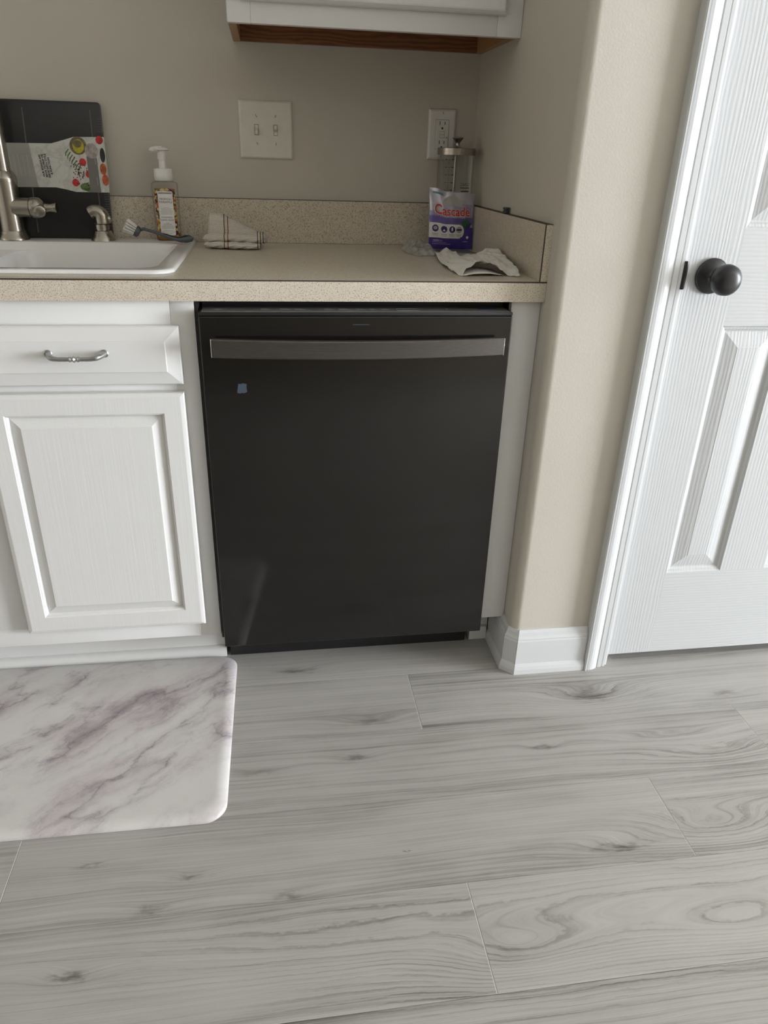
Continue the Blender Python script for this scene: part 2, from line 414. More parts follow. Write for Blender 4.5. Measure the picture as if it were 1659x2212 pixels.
def grid(name, nu, nv, fn, mat, parent=None, smooth=True, thick=0):
    vs = [fn(i/(nu-1), j/(nv-1)) for j in range(nv) for i in range(nu)]
    fs = [(j*nu+i, j*nu+i+1, (j+1)*nu+i+1, (j+1)*nu+i) for j in range(nv-1) for i in range(nu-1)]
    o = pyd(name, vs, fs, mat, parent, smooth, fix=False)
    if thick:
        md = o.modifiers.new('thickness', 'SOLIDIFY'); md.thickness = thick; md.offset = 0
    return o
def disc(name, fn, cu, cv, ru, rv, mat, parent=None, n=20, a0=0, a1=360):
    vs = [fn(cu, cv)]; k = n if a1-a0 >= 360 else n+1
    for i in range(k):
        a = math.radians(a0 + (a1-a0)*i/n); vs.append(fn(cu + ru*math.cos(a), cv + rv*math.sin(a)))
    fs = [(0, 1+i, 1+(i+1) % k) for i in range(k if a1-a0 >= 360 else k-1)]
    return pyd(name, vs, fs, mat, parent, fix=False)
def text(name, body, size, fn, mat, parent=None, align='CENTER', width=None, space=1.0, bold=0.0):
    cu = bpy.data.curves.new(name, 'FONT'); cu.body = body; cu.size = size; cu.align_x = align; cu.align_y = 'CENTER'
    cu.space_character = space; cu.offset = bold; cu.resolution_u = 3
    ob = bpy.data.objects.new(name, cu); COL.objects.link(ob)
    me = bpy.data.meshes.new_from_object(ob); bpy.data.objects.remove(ob); bpy.data.curves.remove(cu)
    me.materials.clear()
    k = 1
    if width and len(me.vertices):
        xs = [q.co.x for q in me.vertices]; k = width/(max(xs)-min(xs))
    for q in me.vertices: q.co = fn(q.co.x*k, q.co.y)
    me.update(); me.name = name
    return link(name, me, mat, parent)
def empty(name, loc=(0, 0, 0)):
    o = bpy.data.objects.new(name, None); COL.objects.link(o); o.empty_display_size = .05
    return o
def tag(o, label, cat, group=None):
    o['label'] = label; o['category'] = cat
    if group: o['group'] = group
    return o
def struct(o, label=None):
    o['kind'] = 'structure'
    if label: o['label'] = label
    return o

# ------------------------------------------------------------------ levels measured in the room (metres)
YF = -.0035          # cabinet face plane
ZC = .902            # worktop
YW = .6117           # back wall
XW = .6664           # side wall by the worktop
YP = -.0708          # wall face beside the pantry door
YS = .5937           # face of the backsplash
ZS = 1.0050          # top of the backsplash
H = 2.44

# ------------------------------------------------------------------ room shell
floor = struct(box('floor', -3.6, 7.0, -6.2, .75, -.06, -.0075, 'floor'), 'grey wood-look plank floor')
L_PL, W_PL = 1.192, .187
pl_me = None
def plank_mesh():
    g = .0002; b = .0009
    x0, x1, y0, y1 = g, L_PL-g, g-W_PL, -g
    vs = [(x0+b, y0+b, 0), (x1-b, y0+b, 0), (x1-b, y1-b, 0), (x0+b, y1-b, 0),
          (x0, y0, -.0005), (x1, y0, -.0005), (x1, y1, -.0005), (x0, y1, -.0005),
          (x0, y0, -.007), (x1, y0, -.007), (x1, y1, -.007), (x0, y1, -.007)]
    fs = [(0, 1, 2, 3)]
    for a in (0, 4):
        for j in range(4): fs.append((a+4+j, a+4+(j+1) % 4, a+(j+1) % 4, a+j))
    me = bpy.data.meshes.new('plank'); me.from_pydata(vs, [], fs); me.update(); me.materials.append(M['floor']); me.materials.append(M['plank_edge'])
    me.polygons[2].material_index = 1; me.polygons[4].material_index = 1
    return me
pl_me = plank_mesh()
JO = {0: -.25, 1: .4238, 2: 1.148, 3: .852, 4: .4288, 5: 1.02, 6: .66, 7: .21, 8: 1.1}
for row in range(9):
    ytop = .129 - row*W_PL
    j = JO[row]
    xs = j - L_PL*math.ceil((j+1.55)/L_PL)
    while xs < 2.2:
        o = bpy.data.objects.new('plank', pl_me); COL.objects.link(o); o.parent = floor
        o.location = (xs, ytop, 0)
        xs += L_PL

def wall_poly(name, poly, z0, z1, mat='wall', smooth=False, label=None):
    return struct(prism(name, poly, lambda u, v, s: (u, v, s), z0, z1, mat, None, smooth), label)
wall_poly('wall_back', [(-3.6, YW), (XW, YW), (XW, YW+.12), (-3.6, YW+.12)], 0, H, label='greige painted kitchen wall behind the worktop')
R_ = .020
corner = [(XW + R_ - R_*math.cos(a), YP + R_ - R_*math.sin(a)) for a in [PI/2*i/8 for i in range(9)]]
pier = [(XW, YW+.12), *corner, (.905, YP), (.905, YP+.115), (.78, YP+.115), (.78, YW+.12)]
bm = bmesh.new()
def add_prism(bm, poly, z0, z1):
    a = [bm.verts.new((x, y, z0)) for x, y in poly]; b = [bm.verts.new((x, y, z1)) for x, y in poly]
    bm.faces.new(a[::-1]); bm.faces.new(b)
    for i in range(len(poly)): bm.faces.new((a[i], a[(i+1) % len(poly)], b[(i+1) % len(poly)], b[i]))
add_prism(bm, pier, 0, H)
add_prism(bm, [(.905, YP), (1.548, YP), (1.548, YP+.115), (.905, YP+.115)], 2.06, H)
add_prism(bm, [(1.548, YP), (7.0, YP), (7.0, YP+.115), (1.548, YP+.115)], 0, H)
add_prism(bm, [(.78, YW), (7.0, YW), (7.0, YW+.12), (.78, YW+.12)], 0, H)
struct(frombm('wall_pantry', bm, 'wall', None, 30), 'greige wall with rounded corner beside the white pantry door')
# room side walls with window openings (behind and beside the photographer)
bm = bmesh.new()
for (y0, y1, z0, z1) in ((-6.2, -3.6, 0, H), (-1.3, .75, 0, H), (-3.6, -1.3, 2.18, H), (-3.6, -1.3, 0, .08)): bbox(bm, 7.0, 7.12, y0, y1, z0, z1)
struct(frombm('wall_right', bm, 'wall'))
bm = bmesh.new()
for (y0, y1, z0, z1) in ((-6.2, -1.2, 0, H), (.1, .75, 0, H), (-1.2, .1, 2.1, H), (-1.2, .1, 0, 1.0)): bbox(bm, -3.72, -3.6, y0, y1, z0, z1)
struct(frombm('wall_left', bm, 'wall'))
struct(box('wall_front', -3.72, 7.12, -6.32, -6.2, 0, H, 'wall_dark'))
struct(box('ceiling', -3.72, 7.12, -6.32, .75, H, H+.1, 'ceiling'))

# ------------------------------------------------------------------ baseboard around the wall corner
PRO = [(0, 0), (.0185, 0), (.0185, .012), (.0165, .020), (.0130, .028), (.0130, .090), (.0118, .094), (.0120, .097), (.0090, .104), (.0070, .112), (.0040, .119), (0, .119)]
path = [Vector((XW, .068)), Vector((XW, -.0530)), Vector((XW+.0178, YP)), Vector((.8535, YP))]
def seg_n(a, b):
    d = (b-a).normalized(); return Vector((d.y, -d.x))     # outward: away from the wall
nn = [seg_n(path[i], path[i+1]) for i in range(3)]
nn = [-n if (n.dot(Vector((-1, -1)))) < 0 else n for n in nn]
mit = [nn[0]] + [(nn[i]+nn[i+1])/(1+nn[i].dot(nn[i+1])) for i in range(2)] + [nn[2]]
def bb_piece(name, i, parent, gap=.0004):
    d = (path[i+1]-path[i]).normalized()*gap
    rings = []
    for k, s in ((i, 1), (i+1, -1)):
        rings.append([(path[k].x + mit[k].x*u + d.x*s, path[k].y + mit[k].y*u + d.y*s, z) for u, z in PRO])
    return loops(name, rings, 'trim_white', parent, (True, True), False)
bb = struct(bb_piece('baseboard_right', 2, None), 'white moulded baseboard wrapping the wall corner')
bb_piece('corner_piece', 1, bb); bb_piece('return_piece', 0, bb)
struct(prism('baseboard_pantry', PRO, lambda u, v, s: (s, YP-u, v), 1.602, 7.0, 'trim_white'))

# ------------------------------------------------------------------ pantry door with casing
dX0, dX1, dZ0, dZ1, dY = .9205, 1.5325, .022, 2.05, -.0640
door = struct(empty('door_1'), 'white six-panel pantry door with a black knob')
cols = [(1.031, 1.167), (1.281, 1.417)]; rows = [(.249, .825), (1.009, 1.665), (1.78, 1.95)]
bm = bmesh.new()
xs = [dX0] + [x for c in cols for x in c] + [dX1]; zs = [dZ0] + [z for r in rows for z in r] + [dZ1]
for i in range(len(xs)-1):
    for j in range(len(zs)-1):
        if i % 2 == 1 and j % 2 == 1: continue
        q = [bm.verts.new(c) for c in ((xs[i], dY, zs[j]), (xs[i+1], dY, zs[j]), (xs[i+1], dY, zs[j+1]), (xs[i], dY, zs[j+1]))]
        f = bm.faces.new(q)
        f.material_index = 1 if (j % 2 == 0 and 0 < i < len(xs)-2) else 0
for a, b, c, d in (((dX0, dZ0), (dX1, dZ0), 0, 0), ((dX1, dZ0), (dX1, dZ1), 0, 0), ((dX1, dZ1), (dX0, dZ1), 0, 0), ((dX0, dZ1), (dX0, dZ0), 0, 0)):
    bm.faces.new([bm.verts.new(v) for v in ((a[0], dY, a[1]), (a[0], dY+.035, a[1]), (b[0], dY+.035, b[1]), (b[0], dY, b[1]))])
bm.faces.new([bm.verts.new(v) for v in ((dX0, dY+.035, dZ0), (dX0, dY+.035, dZ1), (dX1, dY+.035, dZ1), (dX1, dY+.035, dZ0))])
bmesh.ops.remove_doubles(bm, verts=bm.verts, dist=1e-5)
slab = frombm('door_slab', bm, 'door_white', door); slab.data.materials.append(M['door_white_h'])
for c in cols:
    for r in rows:
        rect_rings('panel', c[0], c[1], r[0], r[1], [(0, dY), (.003, dY+.0035), (.007, dY+.0048), (.0105, dY+.0085), (.013, dY+.009), (.038, dY+.0035), (.0435, dY+.0028), (.0445, dY+.0022)], 'door_white', slab)
kn = lathe('door_knob', [(.030, 0), (.0335, .002), (.0335, .005), (.030, .009), (.018, .011), (.0125, .016), (.0115, .026), (.014, .032), (.021, .036), (.0268, .043), (.0288, .052), (.0275, .061), (.0225, .068), (.013, .0715), (.004, .0722)],
           'matte_black', door, (.980, dY, .9215), (0, -1, 0), 40, (True, True), 60)
kn['label'] = 'round black door knob'
# casing: stepped profile on both sides and over the head
CP = [(0, 0), (0, .0205), (.0025, .0230), (.0050, .0230), (.0062, .0185), (.0085, .0180), (.0100, .0195), (.0150, .0200), (.0215, .0190), (.0280, .0165), (.0335, .0130), (.0345, .0105), (.0365, .0100), (.0378, .0118), (.0470, .0118), (.0482, .0090), (.0500, .0086), (.0515, .0098), (.0570, .0098), (.0580, 0)]
trim = struct(prism('trim_1', CP, lambda u, v, s: (.8540+u, YP-v, s), 0, 2.06, 'trim_white'), 'white moulded casing left of the pantry door')
prism('right_casing', CP, lambda u, v, s: (1.6015-u, YP-v, s), 0, 2.06, 'trim_white', trim)
prism('head_casing', CP, lambda u, v, s: (s, YP-v, 2.1185-u), .854, 1.6015, 'trim_white', trim)
box('jamb', .9055, .9180, YP-.0055, YP+.115, 0, 2.055, 'trim_white', trim, .0012)
box('jamb', 1.5350, 1.5475, YP-.0055, YP+.115, 0, 2.055, 'trim_white', trim, .0012)
st = lathe('strike_plate', [(.0, 0), (.004, .001), (.0048, .004), (.0048, .048), (.004, .052), (0, .053)], 'matte_black', trim, (.9158, YP-.0085, .8975), (0, 0, 1), 12)
st['label'] = 'black latch strike plate'

# ------------------------------------------------------------------ worktop with splashes
wt = empty('countertop')
tag(wt, 'beige speckled laminate countertop with matching low backsplash', 'countertop')
XL = -1.35; YCF = -.0226
hx0, hx1, hy0, hy1 = -.868, -.062, .048, .570
def slab_hole(name, x0, x1, y0, y1, z0, z1, mat, parent):
    vs = []
    for z in (z0, z1): vs += [(x0, y0, z), (x1, y0, z), (x1, y1, z), (x0, y1, z), (hx0, hy0, z), (hx1, hy0, z), (hx1, hy1, z), (hx0, hy1, z)]
    fs = []
    for j in range(4):
        k = (j+1) % 4
        fs += [(j, j+4, k+4, k), (8+j, 8+k, 8+k+4, 8+j+4), (j, k, 8+k, 8+j), (4+j, 12+j, 12+k, 4+k)]
    return pyd(name, vs, fs, mat, parent)
slab_hole('worktop', XL, XW, YCF+.0016, YS, ZC-.028, ZC, 'laminate', wt)
box('front_edge', XL, XW, YCF, YCF+.020, ZC-.0387, ZC-.0028, 'laminate', wt, .0006, 1)
box('edge_seam', XL, XW, YCF+.0002, YCF+.0016, ZC-.0028, ZC-.0002, 'seam', wt)
box('backsplash', XL, XW-.0163, YS, YW, ZC, ZS, 'laminate', wt, .0006, 1)
box('splash_seam', XL, XW-.0163, YS+.0006, YW, ZS, ZS+.0007, 'seam', wt)
es = box('end_splash', XW-.0160, XW, YCF+.0012, YS, ZC, ZS, 'laminate', wt, .0005, 1)
box('splash_seam', XW-.0162, XW-.0140, YCF+.0002, YCF+.0012, ZC, ZS, 'seam', wt)
box('splash_seam', XW-.0155, XW, YCF+.002, YS, ZS, ZS+.0007, 'seam', wt)
box('end_strip', XW-.0138, XW, YCF, YCF+.0012, ZC, ZS-.001, 'laminate', wt)

# ------------------------------------------------------------------ sink base cabinet
cab = empty('sink_cabinet')
tag(cab, 'white painted sink cabinet with raised-panel door and drawer front', 'cabinet')
CX1 = -.0083; CX0 = -.9223; ZB = .1095; ZT = ZC-.0387
bm = bmesh.new()
for a in ((CX0, CX0+.044, ZB, ZT), (CX1-.044, CX1, ZB, ZT), (-.4653-.060, -.4653+.060, ZB+.044, ZT-.038)): bbox(bm, a[0], a[1], YF, YF+.019, a[2], a[3], .0012)
for z0, z1 in ((ZB, ZB+.0545), (.686, .722), (ZT-.057, ZT)): bbox(bm, CX0+.0441, CX1-.0441, YF+.0003, YF+.019, z0, z1, .0008)
frombm('face_frame', bm, 'cab_white_h', cab, 40)
bm = bmesh.new()
bbox(bm, CX0, CX0+.016, YF+.0195, .585, ZB, ZT); bbox(bm, CX1-.016, CX1, YF+.0195, .585, ZB, ZT); bbox(bm, CX0+.0165, CX1-.0165, YF+.0195, .585, ZB+.012, ZB+.027); bbox(bm, CX0+.0165, CX1-.0165, .573, .585, ZB+.03, .70)
frombm('carcass', bm, 'cab_white', cab)
box('toe_kick', CX0, CX1, .0735, .090, .001, ZB, 'cab_white_h', cab)
prism('shoe_moulding', [(0, .001), (.017, .001), (.017, .008), (.015, .016), (.010, .0215), (.004, .024), (0, .0245)], lambda u, v, s: (s, .0733-u, v), CX0, CX1+.003, 'cab_white_h', cab, 30)
def cab_front(x0, x1, z0, z1, kind):
    y = YF-.0006
    if kind == 'drawer_front':
        o = rect_rings('drawer_front', x0, x1, z0, z1, [(0, y-.010), (.0022, y-.0128), (.0262, y-.0185), (.0266, y-.0200), (.0275, y-.0205)], 'cab_white_h', cab, y)
        cx = (x0+x1)/2; zc = (z0+z1)/2 + .004
        return o
    o = rect_rings('door', x0, x1, z0, z1, [(0, y-.0155), (.0020, y-.0180), (.006, y-.0190), (.0085, y-.0195), (.0405, y-.0195), (.0415, y-.0175), (.0440, y-.0165), (.0460, y-.0115), (.0470, y-.0105)], 'cab_white', cab, y, cap=False)
    i = .0471
    rect_rings('panel', x0+i, x1-i, z0+i, z1-i, [(0, y-.0103), (.0012, y-.0106), (.0180, y-.0165), (.0190, y-.0178), (.0200, y-.0182)], 'cab_white', o, y)
    return o
def pull(par, cx, zc):
    y = YF-.0211
    pts = []; rad = []
    n = 29
    for i in range(n):
        s = -1 + 2*i/(n-1); a = abs(s)
        x = cx + s*.0495
        yy = y - .024*(1-max(0, (a-.72)/.28)**2.2)
        z = zc + .0045*max(0, (a-.5)/.5)**1.5
        rd = .0042 + .0016*max(0, (a-.6)/.4)
        if a < .06: rd = .0062
        elif a < .13: rd = .0036
        elif a < .19: rd = .0054
        elif a < .25: rd = .0038
        pts.append((x, yy, z)); rad.append(rd)
    pts[0] = (pts[0][0], y+.0005, pts[0][2]); pts[-1] = (pts[-1][0], y+.0005, pts[-1][2])
    o = tube('drawer_pull', pts, rad, 'satin_steel', par, 14); o['label'] = 'curved satin steel drawer pull'
    for s in (-1, 1): lathe('pull_foot', [(.0075, 0), (.0075, .0015), (.006, .003)], 'satin_steel', par, (cx+s*.0495, y+.0004, zc+.0045), (0, -1, 0), 16)
d1 = cab_front(-.4155, -.0390, .1530, .6905, 'door'); f1 = cab_front(-.4155, -.0385, .7055, .8170, 'drawer_front')
d2 = cab_front(-.8915, -.5150, .1530, .6905, 'door'); f2 = cab_front(-.8915, -.5150, .7055, .8170, 'drawer_front')
pull(f1, -.2245, .7640); pull(f2, -.7035, .7640)

# ------------------------------------------------------------------ filler panel right of the dishwasher
fil = empty('filler_panel')
tag(fil, 'narrow white filler panel between dishwasher and side wall', 'panel')
box('panel', .6060, XW-.0004, YF, YF+.019, .1115, ZT-.0003, 'cab_white', fil, .0012)
box('toe_kick', .6040, XW-.0135, .0735, .090, .001, .1115, 'cab_white_h', fil)
prism('shoe_moulding', [(0, .001), (.012, .001), (.012, .030), (.009, .036), (0, .037)], lambda u, v, s: (s, .0733-u, v), .6040, XW-.0187, 'cab_white_h', fil)

# ------------------------------------------------------------------ dishwasher
dw = empty('dishwasher')
tag(dw, 'black built-in dishwasher with a bowed grey steel handle', 'dishwasher')
DW0, DW1, DWY = 0.0, .6025, -.0292
bm = bmesh.new(); bbox(bm, .004, .5985, .032, .585, .115, .8585); frombm('tub', bm, 'black_plastic', dw)
bm = bmesh.new()
bbox(bm, DW0, DW1, DWY, .024, .0908, .8375, .0028, 3); frombm('door', bm, 'black_steel', dw, 40)
pa = box('control_panel', DW0+.0006, DW1-.0006, DWY+.0004, .026, .8381, .8448, 'black_plastic', dw, .0012)
box('control_strip', DW0+.006, DW1-.006, DWY+.0028, .018, .8449, .8454, 'panel_grey', pa)
box('door_gasket', .004, .599, .0265, .0315, .12, .847, 'black_plastic', dw)
box('top_rail', .02, .575, .034, .038, .8590, .8615, 'satin_steel', dw)
for x in (.105, .345, .445, .47): box('bracket', x, x+.004, .036, .060, .8586, .8629, 'satin_steel', dw)
# handle: bowed flat bar on two posts
n = 33; rings = []
def hY(s): return DWY - .026 - .024*(1-(2*s-1)**2)
hx = (.0235, .5795)
HP = [(-.006, -.0172), (.004, -.0172), (.006, -.0150), (.006, .0150), (.004, .0172), (-.006, .0172)]
hd = empty('handle'); bpy.data.objects.remove(hd)
rings = []
for i in range(n):
    s = i/(n-1); x = hx[0] + (hx[1]-hx[0])*s
    rings.append([(x, hY(s)-u, .7848+v) for u, v in HP])
hd = loops('handle', rings, 'handle_steel', dw, (True, True), 30); hd['label'] = 'bowed brushed steel handle bar'
for s, x in ((0, hx[0]-.0022), (1, hx[1]+.0002)):
    box('end_cap', x, x+.0020, hY(s)-.0055, hY(s)+.0055, .7678, .8018, 'bright_steel', hd, .0006, 1)
    xx = hx[0]+.004 if s == 0 else hx[1]-.030
    box('handle_post', xx, xx+.026, DWY-.030, DWY+.0005, .774, .795, 'black_steel', hd, .002)
box('status_bar', .2870, .3195, DWY-.0004, DWY, .8212, .8224, 'tape_blue', dw)
# blue scrap of tape
tp = [(0, .002), (.003, .0195), (.0068, .0188), (.0112, .020), (.0190, .0190), (.0183, .010), (.0195, .003), (.013, .0003), (.010, .0012), (.004, 0)]
pyd('tape_scrap', [(.0627+x, DWY-.0006, .6898+z) for x, z in tp] + [(.0627+x, DWY-.0001, .6898+z) for x, z in tp],
    [tuple(range(10)), tuple(range(19, 9, -1))] + [(i, 10+i, 10+(i+1) % 10, (i+1) % 10) for i in range(10)], 'tape_blue', dw)['label'] = 'small square of blue tape'
# kick plate and side strip
box('kick_plate', .0040, .5920, .0590, .0640, .002, .100, 'black_plastic', dw)
box('side_strip', -.0072, -.0012, YF+.001, .05, .10, .858, 'black_plastic', dw)
# printing on the control strip
def cs(x0, y0): return lambda x, y: (x0+x, y0+y, .8456)
text('lettering', 'Profile', .016, cs(.062, -.004), 'print_grey', dw)
disc('logo_disc', lambda a, b: (a, b, .8456), .036, -.004, .008, .008, 'print_grey', dw)
for x, w in ((.115, .018), (.150, .022), (.178, .02), (.235, .018), (.262, .026), (.296, .018), (.322, .012), (.345, .016)):
    for k in (0, 1): box('printed_mark', x, x+w*(1-.25*k), -.006+.008*k, -.0045+.008*k, .8454, .8456, 'print_grey', dw)
text('lettering', 'START', .010, cs(.452, -.006), 'print_grey', dw)
bm = bmesh.new()
for a in ((.375, .418, -.0130, -.0122), (.375, .418, .0052, .0060), (.375, .3758, -.0122, .0052), (.4172, .418, -.0122, .0052)): bbox(bm, *a, .8454, .8457)
frombm('display_frame', bm, 'print_grey', dw)
disc('indicator_dot', lambda a, b: (a, b, .8457), .476, .002, .0025, .004, 'print_white', dw, 12)
box('blue_film', .540, .577, -.006, .008, .8454, .8459, 'film_blue', dw)

# ------------------------------------------------------------------ wall cabinet
uc = empty('wall_cabinet')
tag(uc, 'white wall cabinet with raw oak underside above the worktop', 'cabinet')
UX0, UX1, UY, UZ = .0708, XW-.0004, .2977, 1.3392
bm = bmesh.new()
for a in ((UX0, UX0+.045, UZ, 2.10), (UX1-.052, UX1, UZ, 2.10)): bbox(bm, a[0], a[1], UY, UY+.019, a[2], a[3], .001)
bbox(bm, UX0+.0451, UX1-.0521, UY+.0001, UY+.019, UZ, UZ+.055, .001); bbox(bm, UX0+.0451, UX1-.0521, UY+.0001, UY+.019, 2.05, 2.10, .001)
frombm('face_frame', bm, 'cab_white_h', uc, 40)
y = UY-.0006
ud = rect_rings('door', UX0+.0260, UX1-.0370, 1.3752, 2.08, [(0, y-.009), (.0015, y-.013), (.006, y-.0185), (.0085, y-.0195), (.0455, y-.0195), (.0480, y-.0165), (.0510, y-.0105)], 'cab_white', uc, y, cap=False)
i = .0511; rect_rings('panel', UX0+.026+i, UX1-.037-i, 1.3752+i, 2.08-i, [(0, y-.0103), (.018, y-.0165), (.020, y-.0182)], 'cab_white', ud, y)
box('side_panel', UX0, UX0+.0160, UY+.0193, YW-.0005, UZ+.0034, 2.10, 'wood_raw', uc)
box('side_panel', UX1-.0160, UX1, UY+.0193, YW-.0005, UZ+.0034, 2.10, 'wood_raw', uc)
box('bottom_panel', UX0+.0163, UX1-.0163, UY+.0193, YW-.020, UZ+.043, UZ+.056, 'oak', uc)
box('hanging_rail', UX0+.0163, UX1-.0163, YW-.0195, YW-.0005, UZ+.0040, UZ+.060, 'oak', uc)
box('top_panel', UX0+.0163, UX1-.0163, UY+.0193, YW-.0005, 2.08, 2.10, 'cab_white', uc)
# painted outer face of the left side
box('side_skin', UX0-.0012, UX0-.0002, UY+.003, YW-.0005, UZ+.004, 2.10, 'cab_white', uc)

# ------------------------------------------------------------------ sink
sk = empty('kitchen_sink')
tag(sk, 'white enamel drop-in double-bowl sink set in the worktop', 'sink')
OX0, OX1, OY0, OY1 = -.886, -.045, .0310, .5885
def sink_mesh():
    bm = bmesh.new()
    def add(l): return [bm.verts.new(v) for v in l]
    def bridge(a, b):
        for j in range(len(a)): k = (j+1) % len(a); bm.faces.new((a[j], a[k], b[k], b[j]))
    def close(a): return [bm.edges.get((a[j], a[(j+1) % len(a)])) or bm.edges.new((a[j], a[(j+1) % len(a)])) for j in range(len(a))]
    def ro(d, z, r): return rr(OX0+d, OX1-d, OY0+d, OY1-d, r, z, 10)
    o = [add(ro(d, z, r)) for d, z, r in ((0, ZC+.0004, .042), (.0006, ZC+.0035, .042), (.003, ZC+.0062, .040), (.008, ZC+.0072, .038), (.012, ZC+.0070, .036))]
    for a, b in zip(o, o[1:]): bridge(a, b)
    BX0, BX1, BY0, BY1 = -.850, -.0805, .0640, .4920
    def rb(d, z): return rr(BX0+d, BX1-d, BY0+d, BY1-d, .050, z, 10)
    b_ = [add(rb(d, z)) for d, z in ((-.002, ZC+.0068), (0, ZC+.0062), (.003, ZC+.0035), (.005, ZC-.002), (.007, ZC-.010))]
    bmesh.ops.triangle_fill(bm, edges=close(o[-1]) + close(b_[0]), use_beauty=True)
    for a, b in zip(b_, b_[1:]): bridge(a, b)
    led = []
    for x0, x1 in ((BX0+.0085, -.480), (-.446, BX1-.0085)):
        def rl(d, z, r): return rr(x0+d, x1-d, BY0+.0085+d, BY1-.0085-d, r, z, 10)
        w = [add(rl(d, z, r)) for d, z, r in ((0, ZC-.0115, .046), (.002, ZC-.015, .046), (.004, ZC-.020, .046), (.018, ZC-.10, .046), (.024, ZC-.150, .05), (.034, ZC-.168, .05), (.050, ZC-.176, .05), (.10, ZC-.180, .05))]
        for a, b in zip(w, w[1:]): bridge(a, b)
        bm.faces.new(w[-1])
        led += close(w[0])
    bmesh.ops.triangle_fill(bm, edges=close(b_[-1]) + led, use_beauty=True)
    return bm
frombm('basin', sink_mesh(), 'sink', sk, 50)
for x in (-.663, -.263):
    lathe('drain', [(.038, 0), (.040, .002), (.034, .003), (.026, .0005)], 'bright_steel', sk, (x, .27, ZC-.1805), (0, 0, 1), 24)

# ------------------------------------------------------------------ faucet
ZD = ZC+.0072
fa = empty('faucet')
tag(fa, 'brushed nickel faucet with side valve at the back of the sink', 'faucet')
FX, FY = -.4640, .5255
lathe('base_flange', [(.0335, 0), (.0335, .004), (.031, .007), (.0305, .010), (.0285, .012), (.0280, .017), (.0262, .020)], 'nickel', fa, (FX, FY, ZD), seg=40)
lathe('body', [(.0262, .0), (.0252, .03), (.0255, .075), (.0268, .105), (.0272, .112), (.0262, .117), (.0215, .127), (.0200, .1285), (.0200, .1295), (.0186, .1300)], 'nickel', fa, (FX, FY, ZD+.0195), seg=40)
pts = [(FX, FY, 1.0585), (FX, FY, 1.10), (FX, FY, 1.16), (FX, FY, 1.21)]
for k in range(1, 13):
    a = PI*k/12; pts.append((FX, FY-.085+.085*math.cos(a), 1.21+.085*math.sin(a)))
pts += [(FX, FY-.17, 1.17), (FX, FY-.17, 1.13)]
tube('spout', pts, [.0175]*(len(pts)-2)+[.018, .0165], 'nickel', fa, 24)
vx = lambda a: (FX+a, FY-.004, .9800)
lathe('valve_body', [(.0215, 0), (.0215, .038), (.0205, .0385)], 'nickel', fa, vx(.012), (1, -.06, 0), 32)
lathe('bonnet', [(.0225, 0), (.0235, .004), (.0235, .012), (.0215, .020), (.0150, .027), (.010, .030)], 'nickel', fa, vx(.0512), (1, -.06, 0), 32)
lathe('lever_end', [(.0125, 0), (.0132, .014), (.0125, .020), (.0095, .0215), (.003, .0220)], 'nickel', fa, (FX+.073, FY-.016, .9760), (.15, -1, -.10), 28)
lathe('lever', [(.0105, 0), (.0088, .008), (.0088, .014), (.0108, .026), (.0100, .028)], 'nickel', fa, vx(.0800), (1, -.10, .04), 24)

# ------------------------------------------------------------------ side dispenser on the sink deck
sp = empty('deck_sprayer')
tag(sp, 'small nickel side sprayer with hooded spout on the sink deck', 'sprayer')
SX, SY = -.2620, .5310
lathe('base', [(.0285, 0), (.0275, .003), (.0200, .0215), (.0185, .0225)], 'nickel', sp, (SX, SY, ZD), seg=32)
lathe('neck', [(.0150, 0), (.0150, .003), (.0165, .0032), (.0165, .0130), (.0150, .0132), (.0150, .0145)], 'nickel', sp, (SX, SY, ZD+.0224), seg=32)
lathe('collar_ring', [(.0160, 0), (.0160, .0018)], 'matte_black', sp, (SX, SY, ZD+.0366), seg=32)
rings = []
for k in range(13):
    s = k/12; a = s*math.radians(118)
    cx = SX + .003 - .015*(1-math.cos(a)) - .004*s; cz = ZD+.0385 + .0150 + .0145*math.sin(a) - (.006*s*s)
    if k == 0: cz = ZD+.0385
    tx, tz = -math.sin(a), math.cos(a)
    r = .0172 - .0025*s
    rings.append([(cx + r*math.cos(2*PI*j/24)*tz*-1, SY + r*math.sin(2*PI*j/24), cz - r*math.cos(2*PI*j/24)*tx*-1) for j in range(24)])
loops('spray_head', rings, 'nickel', sp, (True, True), 50)
lathe('trigger_cap', [(.0085, 0), (.0085, .010), (.007, .012)], 'nickel', sp, (SX+.011, SY, ZD+.046), (1, 0, .35), 20)

# ------------------------------------------------------------------ cutting board with card sleeve
cb = empty('cutting_board')
tag(cb, 'black plastic cutting board in a printed card sleeve behind the faucet', 'cutting board')
BZ0 = ZD + .0008; BH = .2985; lean = .037
bY0 = .5610
BX1_, BX0_ = -.2435, -.6600
def bp(x, h, d=0):   # a point on the board: x across, h up the board, d out of its face
    c = math.sqrt(1-(lean/BH)**2); s = lean/BH
    return (x, bY0 + h*s - d*c, BZ0 + h*c + d*s)
def board_ring(ins, d, r=.007, n=6): return [bp(x, h, d) for x, h, _ in rr(BX0_+ins, BX1_-.0012-ins, ins, BH-ins, r, 0, n)]
loops('board', [board_ring(.0015, -.0095), board_ring(0, -.0085), board_ring(0, -.001), board_ring(.0015, 0)], 'board_black', cb, (True, True), 40)
for x in (-.2690, -.4190): 
    loops('juice_groove', [[bp(x+a, h, d) for a, d in ((-.0014, .0002), (.0014, .0002), (.0008, .0007), (-.0008, .0007))] for h in (.012, BH-.016)], 'groove_grey', cb)
